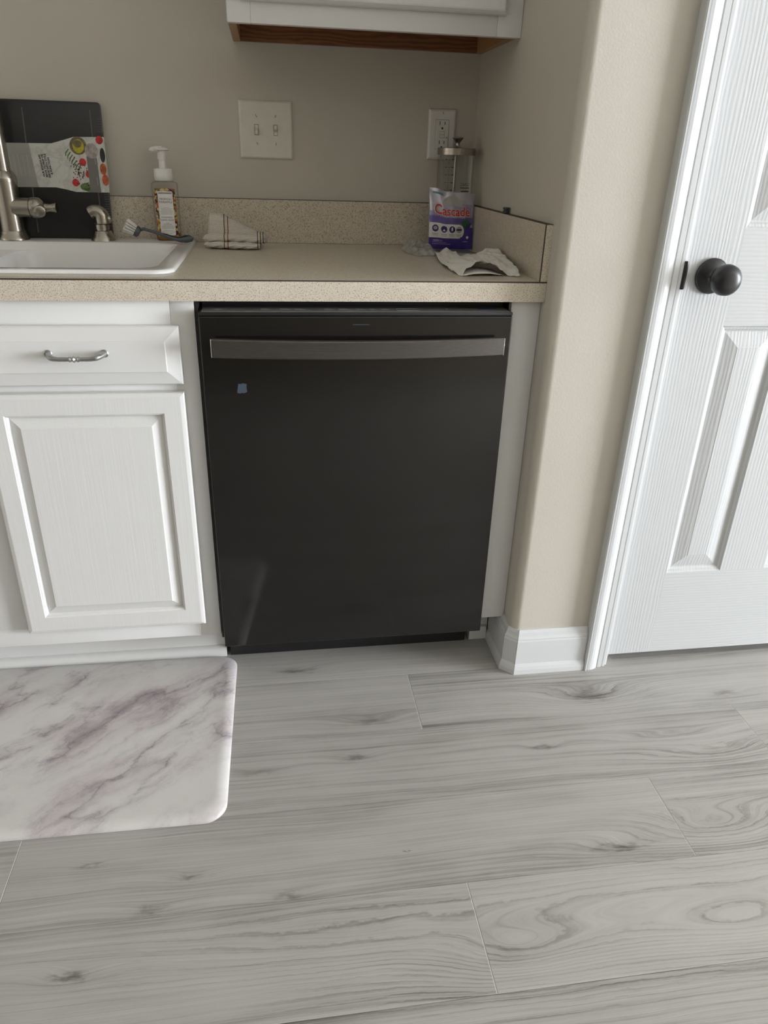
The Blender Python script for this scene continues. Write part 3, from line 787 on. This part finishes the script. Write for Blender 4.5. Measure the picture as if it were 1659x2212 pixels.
for k in range(44):
    h = .03 + k*.0054
    if .104 < h < .232: continue
    loops('grip_ridge', [[bp(x, h+a, d) for a, d in ((-.0012, .0002), (.0012, .0002), (.0008, .0012), (-.0008, .0012))] for x in (BX1_-.0125, BX1_-.0030)], 'groove_grey', cb)
# sleeve outline in board coordinates (x, height)
SL = [(-.470, .112), (-.3650, .1135), (-.3420, .1095), (-.3200, .1045), (-.2430, .1045), (-.2430, .2255), (-.3120, .2235), (-.3350, .2165), (-.3630, .2085), (-.470, .2065)]
n = len(SL)
sl = pyd('card_sleeve', [bp(x, h, .0016) for x, h in SL] + [bp(x, h, -.0108) for x, h in SL],
         [tuple(range(n)), tuple(range(2*n-1, n-1, -1))] + [(i, n+i, n+(i+1) % n, (i+1) % n) for i in range(n)], 'card_marble', cb)
sl['label'] = 'printed card sleeve with kitchen picture'
def cp(x, h): return bp(x, h, .0019)
def cp2(x, h): return bp(x, h, .0022)
def cp3(x, h): return bp(x, h, .0025)
def patch(name, pts, mat, fn=cp): return pyd(name, [fn(x, h) for x, h in pts], [tuple(range(len(pts)))], mat, sl, fix=False)
patch('grey_panel', [(-.470, .1122), (-.4040, .1131), (-.4140, .2074), (-.470, .2064)], 'card_grey')
patch('dark_band', [(-.2860, .1048), (-.2620, .1048), (-.2640, .1800), (-.2870, .1830)], 'card_dark', cp2)
ct = math.cos(math.radians(97)); sn = math.sin(math.radians(97))
for k, ln in enumerate(('OUR BOARDS ARE', 'MADE TO PREP OR', 'SERVE WITH STYLE', '& FUNCTION')):
    x0 = -.3905 + k*.0062
    text('lettering', ln, .0062, (lambda x0: lambda x, y: cp2(x0 + x*ct - y*sn, .1600 + x*sn + y*ct))(x0), 'print_black', sl, 'CENTER', [.048, .050, .052, .037][k], 1.0, .00018)
disc('printed_bowl', cp, -.3035, .2050, .0190, .0195, 'bowl_brown', sl, 28)
disc('printed_oil', cp2, -.3030, .2040, .0125, .0150, 'oil', sl, 28)
disc('printed_oil', cp3, -.3045, .2090, .0095, .0080, 'bowl_brown', sl, 24)
disc('printed_garlic', cp3, -.2745, .1950, .0150, .0165, 'garlic', sl, 22)
for x, h, r in ((-.2970, .1700, .0080), (-.2860, .1440, .0075), (-.3180, .1250, .0080), (-.2540, .2185, .0085)):
    disc('printed_tomato', cp, x, h, r, r*1.05, 'tomato', sl, 20)
for x, h in ((-.2515, .1560), (-.2490, .1320)): disc('printed_peach', cp2, x, h, .0075, .0125, 'peach', sl, 20)
disc('printed_seeds', cp, -.2500, .1860, .006, .016, 'print_black', sl, 16)
disc('printed_basil', cp, -.2960, .1160, .0125, .0085, 'leaf', sl, 18)
disc('printed_basil', cp, -.2880, .1100, .0090, .0050, 'leaf', sl, 18)
for a in range(7):
    x, h = -.3340+.004*a, .1900-.0075*a*.8
    for s in (-1, 1):
        patch('printed_rosemary', [(x, h), (x+.003+s*.004, h+s*.008), (x+.005+s*.004, h+s*.007), (x+.002, h-.002)], 'leaf')
rnd = random.Random(3)
for k in range(54):
    x = rnd.gauss(-.3060, .0085); h = rnd.gauss(.1500, .0130)
    if x > -.2880 or x < -.3330: continue
    disc('printed_peppercorn', cp3, x, h, .0013, .0014, 'peppercorn' if k % 4 else 'print_black', sl, 8)
for k in range(5):
    patch('printed_line', [(-.4600+.010*k, .138), (-.4580+.010*k, .138), (-.4605+.010*k, .182), (-.4625+.010*k, .182)], 'print_grey', cp2)
for h in (.120, .165): patch('printed_line', [(-.2680, h), (-.2670, h), (-.2675, h+.018), (-.2685, h+.018)], 'print_grey', cp3)

# ------------------------------------------------------------------ foaming soap bottle
bt = empty('soap_bottle')
tag(bt, 'clear foaming hand soap bottle with white pump and white label', 'bottle')
TX, TY, TZ = -.1105, .5610, ZD+.0006
def brr(hw, hd_, z, r): return rr(TX-hw, TX+hw, TY-hd_, TY+hd_, r, TZ+z, 6)
loops('bottle_body', [brr(.0255, .018, 0, .008), brr(.0285, .0205, .003, .009), brr(.0290, .021, .010, .009), brr(.0305, .0215, .125, .010), brr(.0300, .021, .129, .010), brr(.0230, .017, .1325, .012), brr(.0205, .0165, .1335, .0164), brr(.0190, .0165, .136, .0164)], 'pet', bt, (True, True), 60)
loops('liquid_soap', [brr(.0250, .0175, .001, .008), brr(.0275, .0195, .004, .009), brr(.0280, .0198, .0150, .009)], 'soap_amber', bt, (True, True), 50)
lathe('cap', [(.0205, 0), (.0215, .001), (.0225, .010), (.0215, .024), (.0205, .0262), (.0130, .0272)], 'white_plastic', bt, (TX, TY, TZ+.1340), seg=36)
pump = lathe('pump_head', [(.0085, 0), (.0085, .0180), (.0105, .0185), (.0110, .0330), (.0115, .0380), (.0160, .0385), (.0175, .0400), (.0170, .0425), (.0120, .0450), (0, .0455)], 'white_plastic', bt, (TX, TY, TZ+.1610), seg=32)
tube('spout', [(TX, TY-.002, TZ+.2015), (TX-.012, TY-.010, TZ+.2020), (TX-.020, TY-.017, TZ+.2005), (TX-.0215, TY-.021, TZ+.1960)], [.0075, .0065, .0058, .0050], 'white_plastic', bt, 14)
LY = TY-.0222
def lb(d): return lambda x, z: (TX+.002+x, LY - d - .0004*z/.06, TZ+.066+z)
def lpatch(name, x0, x1, z0, z1, r, mat, d, par):
    f = lb(d); l = rr(x0, x1, z0, z1, r, 0, 5)
    return pyd(name, [f(a, b) for a, b, _ in l], [tuple(range(len(l)))], mat, par, fix=False)
lab = lpatch('label', -.0245, .0235, -.058, .052, .003, 'label_border', .0003, bt)
lpatch('label_field', -.0175, .0175, -.0535, .0455, .003, 'print_white', .0007, lab)
lpatch('header_band', -.0160, .0160, .0395, .0435, .0005, 'print_grey', .0009, lab)
text('lettering', 'ANCIENT COSMETICS', .0030, lambda x, y: lb(.0011)(x, y+.0415), 'print_black', lab, 'CENTER', .029)
for s, z, w, h in (('TROPICAL', .0280, .0285, .0060), ('PINEAPPLE', .0215, .0310, .0060), ('FOAMING', -.0130, .0255, .0055), ('HAND SOAP', -.0190, .0310, .0055)):
    text('lettering', s, h, (lambda z: lambda x, y: lb(.0010)(x, y+z))(z), 'print_black', lab, 'CENTER', w, 1.15)
for z, w in ((.0095, .013), (.0065, .025), (.0035, .024), (.0005, .030), (-.0025, .027), (-.0055, .027), (-.0255, .008), (-.0280, .020), (-.0305, .024), (-.0330, .031), (-.0355, .030), (-.0380, .028), (-.0425, .025), (-.0460, .030), (-.0500, .020)):
    lpatch('print_line', -w/2, w/2, z-.0005, z+.0005, .0002, 'print_grey', .0009, lab)

# ------------------------------------------------------------------ dish brush lying on the sink rim
br = empty('dish_brush')
tag(br, 'grey dish brush with white bristles resting on the sink corner', 'brush')
hp = [(-.1755, .5000, .9290), (-.1690, .4985, .9370), (-.1600, .4970, .9395), (-.1400, .4930, .9345), (-.1150, .4860, .9275), (-.0900, .4780, .9212), (-.0740, .4700, .9188), (-.0600, .4620, .9205), (-.0480, .4560, .9235), (-.0430, .4530, .9245)]
tube('handle', hp, [.0035, .0048, .0052, .0046, .0050, .0055, .0075, .0098, .0090, .0030], 'brush_grey', br, 16, .78)
tube('grip_inlay', [(-.1150, .4842, .9320), (-.0900, .4768, .9256), (-.0740, .4690, .9245), (-.0600, .4612, .9286), (-.0500, .4566, .9302)], [.0015, .0030, .0050, .0062, .0020], 'brush_dark', br, 12, .4)
bdir = Vector((-.86, -.10, .50)).normalized()
hc = Vector((-.1760, .4995, .9330))
lathe('brush_head', [(.0075, -.006), (.0125, -.003), (.0132, .002), (.0125, .0055)], 'brush_grey', br, tuple(hc), tuple(bdir), 24)
q = Vector((0, 0, 1)).rotation_difference(bdir)
for k in range(19):
    if k == 0: a, rad = 0, 0
    elif k < 7: a, rad = k*PI/3, .0052
    else: a, rad = k*PI/6, .0102
    b0 = hc + q @ Vector((rad*math.cos(a), rad*math.sin(a), .005)); b1 = hc + q @ Vector((rad*1.38*math.cos(a), rad*1.38*math.sin(a), .0290+.001*(k % 3)))
    tube('bristle_tuft', [b0, b0.lerp(b1, .5), b1], [.0019, .0023, .0029], 'bristle', br, 7)

# ------------------------------------------------------------------ folded dish towel
tw = empty('dish_towel'); tw.location = (0, 0, 0)
tag(tw, 'folded off-white dish towel with thin dark stripes on the worktop', 'towel')
def sstep(a, b, x):
    x = max(0, min(1, (x-a)/(b-a))); return x*x*(3-2*x)
def towel_top(u, w):   # upper fold: leans back as a wedge, high at the left
    x = -.0060 + u*.1180
    ht = (.0760*sstep(-.03, .05, u))*(1-.10*u) - .036*max(0, (u-.26)/.74)
    ang = w*2*PI
    cy = .4870; dy = .020*(1-.15*u)
    s = abs(math.sin(ang))**.75*(1 if math.sin(ang) > 0 else -1); c = abs(math.cos(ang))**.8*(1 if math.cos(ang) > 0 else -1)
    z = ZC + .0012 + (ht*.5)*(1+s)
    y = cy + dy*c + .012*(1+s)*.5 + .0025*math.sin(9*u+3*w)
    return (x + .003*math.sin(ang*2) - .006*(1-abs(s))*(1-u) , y, z + .0012*math.sin(22*u+5*w))
rings = []
for i in range(40):
    u = i/39; rings.append([towel_top(u, j/36) for j in range(36)])
loops('upper_fold', rings, 'towel', tw, (True, True), 70)
def roll(name, x0, x1, yc, zc, ry, rz, amp, ph):
    rings = []
    for i in range(46):
        u = i/45; x = x0 + (x1-x0)*u
        k = (max(0, 1-(2*u-1)**6))**.4*.75+.25
        cy = yc + .006*math.sin(3*u+ph); cz = zc + amp*math.sin(2.4*u+ph)
        rings.append([(x + .004*math.cos(2*PI*j/26), cy + ry*k*math.cos(2*PI*j/26) + .0012*math.sin(5*2*PI*j/26+30*u), max(ZC+.0007, cz + rz*k*math.sin(2*PI*j/26) + .0010*math.sin(26*u+4*2*PI*j/26))) for j in range(26)])
    return loops(name, rings, 'towel', tw, (True, True), 70)
roll('rolled_edge', -.0175, .1230, .4560, ZC+.0200, .0190, .0100, .0040, .6)
roll('rolled_edge', -.0160, .1170, .4500, ZC+.0088, .0200, .0078, .0010, 2.0)
roll('twisted_end', .0800, .1290, .4680, ZC+.0230, .0210, .0130, .001, .2)

# ------------------------------------------------------------------ switch plate
sw = empty('light_switch')
tag(sw, 'double toggle light switch with square ivory wall plate', 'light switch')
PX, PZ = .1382, 1.1613
def plate(name, cx, cz, hw, hh, mat, parent):
    y = YW-.0003
    return rect_rings(name, cx-hw, cx+hw, cz-hh, cz+hh, [(0, y-.0022), (.0018, y-.0045), (.0045, y-.0060), (.007, y-.0062)], mat, parent, y)
pl_ = plate('wall_plate', PX, PZ, .0645, .0635, 'plate_ivory', sw)
for i, dx in enumerate((-.0230, .0230)):
    x = PX+dx; y = YW-.0066
    bm = bmesh.new()
    for a in ((x-.0052, x-.0040, PZ-.0120, PZ+.0120), (x+.0040, x+.0052, PZ-.0120, PZ+.0120), (x-.0040, x+.0040, PZ+.0108, PZ+.0120), (x-.0040, x+.0040, PZ-.0120, PZ-.0108)): bbox(bm, a[0], a[1], y-.0004, y+.0003, a[2], a[3])
    sl_ = frombm('slot_frame', bm, 'outline_tan', pl_)
    s = 1 if i == 0 else -1
    bm = bmesh.new(); bbox(bm, x-.0034, x+.0034, y-.0105, y+.0004, PZ-.0042, PZ+.0042, .0010)
    for vtx in bm.verts:
        if vtx.co.y < y-.005: vtx.co.z += -s*.0055
    frombm('toggle', bm, 'plate_ivory', sw, 40)
    for sz, ang in ((1, (20, -28)[i]), (-1, (28, -8)[i])):
        c = (x, y+.0003, PZ+sz*.0301)
        sc_ = lathe('screw', [(.0034, 0), (.0034, .0004), (.0026, .0009), (.0005, .0011)], 'plate_ivory', sw, c, (0, -1, 0), 16)
        a = math.radians(ang); ux, uz = -math.sin(a)*.0031, math.cos(a)*.0031; wx, wz = math.cos(a)*.0005, math.sin(a)*.0005
        pyd('screw_slot', [(c[0]+k*ux+l*wx, y-.0010, c[2]+k*uz+l*wz) for k, l in ((-1, -1), (-1, 1), (1, 1), (1, -1))], [(0, 1, 2, 3)], 'slot_dark', sc_)
# ------------------------------------------------------------------ outlet
ot = empty('wall_outlet')
tag(ot, 'white duplex wall outlet with test buttons beside the corner', 'outlet')
QX, QZ = .5776, 1.1650
pl_ = plate('wall_plate', QX, QZ, .0350, .0572, 'plate_white', ot)
rc = box('receptacle', QX-.0165, QX+.0165, YW-.0082, YW-.0060, QZ-.0330, QZ+.0330, 'plate_white', ot, .0008, 1)
bm = bmesh.new()
for a in ((-.0172, -.0165, -.0337, .0337), (.0165, .0172, -.0337, .0337), (-.0165, .0165, -.0337, -.0330), (-.0165, .0165, .0330, .0337)): bbox(bm, QX+a[0], QX+a[1], YW-.0067, YW-.0060, QZ+a[2], QZ+a[3])
frombm('receptacle_gap', bm, 'outline_tan', ot)
yf = YW-.0083
for dz in (.0215, -.0215):
    for dx, hh in ((-.0063, .0043), (.0063, .0036)):
        box('contact_slot', QX+dx-.0008, QX+dx+.0008, yf-.0002, yf+.0002, QZ+dz-hh+.004, QZ+dz+hh+.004, 'slot_dark', rc)
    disc('ground_hole', lambda a, b: (a, yf-.0002, b), QX, QZ+dz-.0075, .0025, .0027, 'slot_dark', rc, 14)
for dz in (.0035, -.0040):
    bx_ = box('test_button', QX-.0062, QX+.0062, yf-.0010, yf+.0001, QZ+dz-.0034, QZ+dz+.0034, 'plate_ivory', rc, .0004, 1)
bm = bmesh.new()
for a in ((-.0068, -.0063, -.008, .0075), (.0063, .0068, -.008, .0075), (-.0063, .0063, .0070, .0075), (-.0063, .0063, -.008, -.0075), (-.0063, .0063, -.0004, 0)): bbox(bm, QX+a[0], QX+a[1], yf-.0003, yf+.0002, QZ+a[2], QZ+a[3])
frombm('button_gap', bm, 'outline_tan', rc)
box('indicator', QX+.0118, QX+.0132, yf-.0003, yf+.0002, QZ-.0085, QZ-.0045, 'slot_dark', rc)
for dz in (.0485, -.0485):
    sc_ = lathe('screw', [(.0032, 0), (.0032, .0004), (.0024, .0009), (.0005, .0010)], 'plate_white', ot, (QX, YW-.0066, QZ+dz), (0, -1, 0), 16)
    box('screw_slot', QX-.0004, QX+.0004, YW-.0080, YW-.0070, QZ+dz-.0028, QZ+dz+.0028, 'slot_dark', sc_)

# ------------------------------------------------------------------ glass jar with steel lid
jr = empty('glass_jar')
tag(jr, 'tall clear glass jar with steel lid and graduated markings', 'jar')
JX, JY, JZ = .6042, .5455, ZC+.0006
lathe('glass_body', [(.0, .0), (.0440, 0), (.0455, .003), (.0455, .2160)], 'glass', jr, (JX, JY, JZ), seg=48, caps=(False, False), smooth=40)
lathe('lid', [(.0455, .0), (.0475, .0004), (.0475, .0150), (.0465, .0160), (.012, .0168), (.006, .0172)], 'nickel', jr, (JX, JY, JZ+.2165), seg=48)
lathe('lid_knob', [(.0085, 0), (.0065, .003), (.0050, .008), (.0060, .012), (.0105, .017), (.0138, .0205), (.0140, .0220), (.0110, .0233), (.003, .0238)], 'satin_steel', jr, (JX+.002, JY, JZ+.2335), seg=32)
lathe('centre_rod', [(.0035, 0), (.0035, .2020)], 'satin_steel', jr, (JX-.001, JY, JZ+.0125), seg=16)
lathe('lift_disc', [(.030, 0), (.030, .0025)], 'satin_steel', jr, (JX, JY, JZ+.0090), seg=32)
rj = .0458
def jp(d): return lambda a, z: (JX + (rj+d)*math.sin(a-.20), JY - (rj+d)*math.cos(a-.20), z)
def jbar(a0, a1, z0, z1, name='scale_mark'):
    f = jp(.0002); k = 5
    vs = [f(a0+(a1-a0)*i/k, z) for z in (z0, z1) for i in range(k+1)]
    return pyd(name, vs, [(i, i+1, k+2+i, k+1+i) for i in range(k)], 'print_black', jr, fix=False)
for i in range(7):
    z = 1.1085 - i*.0172
    jbar(-.46, -.30, z, z+.0008)
    jbar(-.42, -.34, z-.0086, z-.0079)
    jbar(-.62, -.50, z-.0004, z+.0012)
    jbar(-.27, -.12, z-.0002, z+.0016)
jbar(-.385, -.375, .99, 1.110)
text('lettering', 'CLINIC', .0100, lambda x, y: jp(.0003)(.62 - x/rj, 1.0540+y), 'print_black', jr, 'CENTER', .030)
jbar(.28, .92, 1.0455, 1.0472); jbar(.34, .90, 1.0375, 1.0400)

# ------------------------------------------------------------------ detergent pouch
po = empty('detergent_pouch')
tag(po, 'silver and purple dishwasher detergent pouch with red lettering', 'pouch')
def pp(u, w, d=0.0):
    xl = .5338 + (.5306-.5338)*w; xr = .6480 + (.6460-.6480)*w
    zt = 1.0460 - .0140*u + .0016*math.sin(u*9) - .0035*math.exp(-((u-.33)/.10)**2)
    z = ZC + .0010 + (zt-ZC-.001)*w
    b = (max(0, math.sin(PI*min(1, max(0, u))))**.55)*(max(0, math.sin(PI*min(1, max(0, w*.94+.04))))**.6)
    y = .4900 + .0060*w - .0135*b - d + .0006*math.sin(u*23+w*7)*b
    return (xl + (xr-xl)*u, y, z)
def pb(u, w):
    x, y, z = pp(u, w); b = (max(0, math.sin(PI*u))**.5)*(max(0, math.sin(PI*w))**.5)
    y0 = .4900 + .0060*w
    return (x, y0 + .0035*b, z)
nu, nv = 25, 31
vs = [pp(i/(nu-1), j/(nv-1)) for j in range(nv) for i in range(nu)]; k0 = len(vs)
vs += [tuple(a+b for a, b in zip(pb(i/(nu-1), j/(nv-1)), (0, .0006, 0))) for j in range(nv) for i in range(nu)]
fs = []
for j in range(nv-1):
    for i in range(nu-1):
        a = j*nu+i; fs.append((a, a+1, a+nu+1, a+nu)); fs.append((k0+a+nu, k0+a+nu+1, k0+a+1, k0+a))
for i in range(nu-1): fs.append((i, k0+i, k0+i+1, i+1)); a = (nv-1)*nu+i; fs.append((a, a+1, k0+a+1, k0+a))
for j in range(nv-1): a = j*nu; fs.append((a, a+nu, k0+a+nu, k0+a)); a += nu-1; fs.append((a, k0+a, k0+a+nu, a+nu))
body = pyd('pouch_body', vs, fs, 'foil', po, 60)
def pgrid(name, u0, u1, w0, w1, mat, d, fu=None):
    k = max(2, int((u1-u0)*24)); l = max(2, int((w1-w0)*30))
    def f(a, b):
        w = w0 + (w1-w0)*b; hi = u1 if fu is None else fu(b)
        return pp(u0 + (hi-u0)*a, w, d)
    return grid(name, k+1, l+1, f, mat, body, True)
def pd(d): return lambda u, w: pp(u, w, d)
pgrid('print_lower', .006, .994, .012, .200, 'purple', .0004)
pgrid('print_side', .70, .994, .200, .400, 'purple', .0004)
pgrid('print_middle', .006, .994, .455, .575, 'purple_mid', .0004)
pgrid('print_upper', .30, .93, .575, .80, 'foil_lilac', .0004)
pgrid('print_fade', .006, .30, .56, .64, 'foil_lilac', .0004)
pgrid('white_band', .006, .775, .205, .450, 'print_white', .0007, lambda b: .66 + .115*math.sqrt(max(0, 1-(2*b-1)**2)))
disc('arch_badge', pd(.0008), .50, .755, .225, .185, 'print_grey', body, 26, 0, 180)
disc('arch_badge', pd(.0011), .50, .760, .185, .140, 'print_grey', body, 26, 0, 180)
pgrid('blue_tab', .07, .30, .915, .945, 'print_teal', .0006)
def ptext(name, s, size, u0, w0, width, mat, d, bold=0, al='CENTER'):
    return text(name, s, size, lambda x, y: pp(u0 + x/.118, w0 + y/.138 - .0*x, d), mat, body, al, width, 1.0, bold)
ptext('lettering', 'Cascade', .0310, .50, .668, .0945, 'print_white', .0011, .0014)
ptext('lettering', 'Cascade', .0310, .50, .668, .0920, 'print_red', .0017, .0006)
ptext('lettering', 'PLATINUM PLUS', .0075, .55, .578, .055, 'print_white', .0010)
for i, u in enumerate((.135, .325, .505, .66)):
    disc('icon_disc', pd(.0010), u, .360, .068, .058, 'navy' if i < 3 else 'print_grey', body, 20)
    if i == 0: disc('icon_mark', pd(.0013), u, .365, .045, .030, 'print_grey', body, 14)
    if i == 1: disc('icon_mark', pd(.0013), u, .340, .038, .026, 'print_white', body, 3, 90, 450)
    if i == 2: disc('icon_mark', pd(.0013), u, .365, .018, .036, 'print_white', body, 12)
    if i == 3: pgrid('icon_mark', u-.06, u+.06, .345, .375, 'navy', .0013)
    pgrid('print_line', u-.065, u+.065, .262, .274, 'print_grey', .0010); pgrid('print_line', u-.05, u+.05, .240, .250, 'print_grey', .0010)
for w, a in ((.155, .22), (.125, .30), (.095, .40)): pgrid('print_line', .08, .08+a, w, w+.010, 'foil_lilac', .0008)
ptext('lettering', 'CAUTION:', .0050, .16, .158, .013, 'print_white', .0010)
pyd('capsule_picture', [pp(u, w, .0012) for u, w in ((.70, .475), (.82, .545), (.94, .480), (.90, .395), (.80, .350))], [(0, 1, 2, 3, 4)], 'print_green', body, fix=False)
pyd('capsule_picture', [pp(u, w, .0015) for u, w in ((.82, .45), (.94, .480), (.90, .395), (.80, .350))], [(0, 1, 2, 3)], 'navy', body, fix=False)
disc('small_badge', pd(.0009), .86, .225, .030, .025, 'print_white', body, 14)
pgrid('print_line', .76, .87, .143, .155, 'foil_lilac', .0009)
# dark folded gusset at the foot of the pouch
def gus(u, w): return (.548 + u*.088 + .008*w, .4840 - w*.060, ZC + .0006 + .0045*math.sin(PI*w)*(.5+.5*math.sin(5*u)))
grid('bottom_gusset', 14, 6, gus, 'bag_grey', po, True, .0005)

# ------------------------------------------------------------------ crumpled clear bag and paper towel
from mathutils import noise as mn
zb = empty('plastic_bag')
tag(zb, 'crumpled translucent plastic bag lying left of the detergent pouch', 'plastic bag')
def bagf(u, w):
    x = .4650 + u*.0640 + .020*w*(1-u)*0 + .018*(1-w)*(1-u*.4) - .010*math.sin(w*PI)*(1-u)
    y = .345 + w*.150 + .012*math.sin(u*3)
    e = (1-(2*u-1)**4)*(1-(2*w-1)**4)
    h = .034*e*(.35+.65*w)*(1-.35*u) + .013*e*(mn.noise(Vector((x*55, y*40, 1.3)))) + .006*e*mn.noise(Vector((x*150, y*120, 5)))
    return (x, y, ZC + .0010 + max(0, h))
grid('crumpled_film', 26, 30, bagf, 'film', zb, False)
pt = empty('paper_towel')
tag(pt, 'crumpled white paper towel sheet at the right end of the worktop', 'paper towel')
def curve(pts, u):
    k = u*(len(pts)-1); i = min(int(k), len(pts)-2); f = k-i; f = f*f*(3-2*f)*.5+f*.5
    return tuple(a+(b-a)*f for a, b in zip(pts[i], pts[i+1]))
rows_ = [  # from the front edge to the back edge
    [(.5080, .0420, .001), (.5260, .0480, .016), (.5520, .0560, .029), (.5800, .0500, .020), (.6080, .0440, .003), (.6280, .0300, .006)],
    [(.5040, .1000, .003), (.5250, .0640, .013), (.5480, .0620, .026), (.5800, .0700, .019), (.6080, .0720, .008), (.6330, .0650, .012)],
    [(.5040, .1800, .004), (.5280, .1500, .012), (.5550, .1300, .019), (.5850, .1300, .018), (.6120, .1400, .020), (.6380, .1300, .016)],
    [(.5130, .2900, .008), (.5380, .2700, .009), (.5640, .2400, .012), (.5900, .2300, .017), (.6150, .2100, .022), (.6400, .1900, .025)],
    [(.5230, .3600, .012), (.5480, .3500, .018), (.5720, .3100, .010), (.5950, .2850, .012), (.6180, .2700, .026), (.6420, .2300, .030)]]
def paperf(u, w):
    k = w*(len(rows_)-1); i = min(int(k), len(rows_)-2); f = k-i
    a = curve(rows_[i], u); b = curve(rows_[i+1], u)
    x, y, h = (p_+(q_-p_)*f for p_, q_ in zip(a, b))
    h += .0060*(1-2*abs(mn.noise(Vector((x*42, y*16, .7))))) - .004 + .0022*mn.noise(Vector((x*150, y*60, 3)))
    ed = .0018*mn.noise(Vector((x*300, y*300, 9)))
    return (min(.6490, x+ed), y+ed, ZC + .0010 + max(0, h))
grid('paper_sheet', 60, 50, paperf, 'paper', pt, True, .0004)
def foldf(u, w):   # the curled front flap
    x = .5100 + u*.0900
    return (x, .0380 + .012*u + .085*w - .004*math.sin(PI*u), ZC + .0010 + (.0075*math.sin(PI*u)*(.35+.65*math.sin(PI*(.15+.7*w)))) + .0012*mn.noise(Vector((x*120, w*6, 2))))
grid('curled_flap', 18, 8, foldf, 'paper', pt, True, .0004)

# ------------------------------------------------------------------ grey rubber peg on the end splash
pg = lathe('rubber_peg', [(.0070, 0), (.0072, .001), (.0072, .0042), (.0056, .0050), (.0056, .0072), (.0074, .0080), (.0074, .0108), (.0066, .0116)], 'peg_grey', None, (XW-.0088, .2600, ZS+.0014), seg=20)
tag(pg, 'small dark grey rubber peg on the end splash', 'rubber peg')

# ------------------------------------------------------------------ cushioned mat
mtp = lambda d, z, r: [(x*math.cos(-.010) - y*math.sin(-.010), x*math.sin(-.010) + y*math.cos(-.010), z) for x, y, _ in rr(-.735+d, .0205-d, -.4440+d, .0530-d, r, 0, 10)]
mt = loops('floor_mat', [mtp(0, .0008, .042), mtp(0, .0030, .042), mtp(.004, .0070, .041), mtp(.011, .0110, .040), mtp(.019, .0128, .038), mtp(.024, .0130, .037)], 'mat', None, (True, True), 60)
tag(mt, 'cushioned kitchen mat with grey marble print in front of the sink cabinet', 'mat')
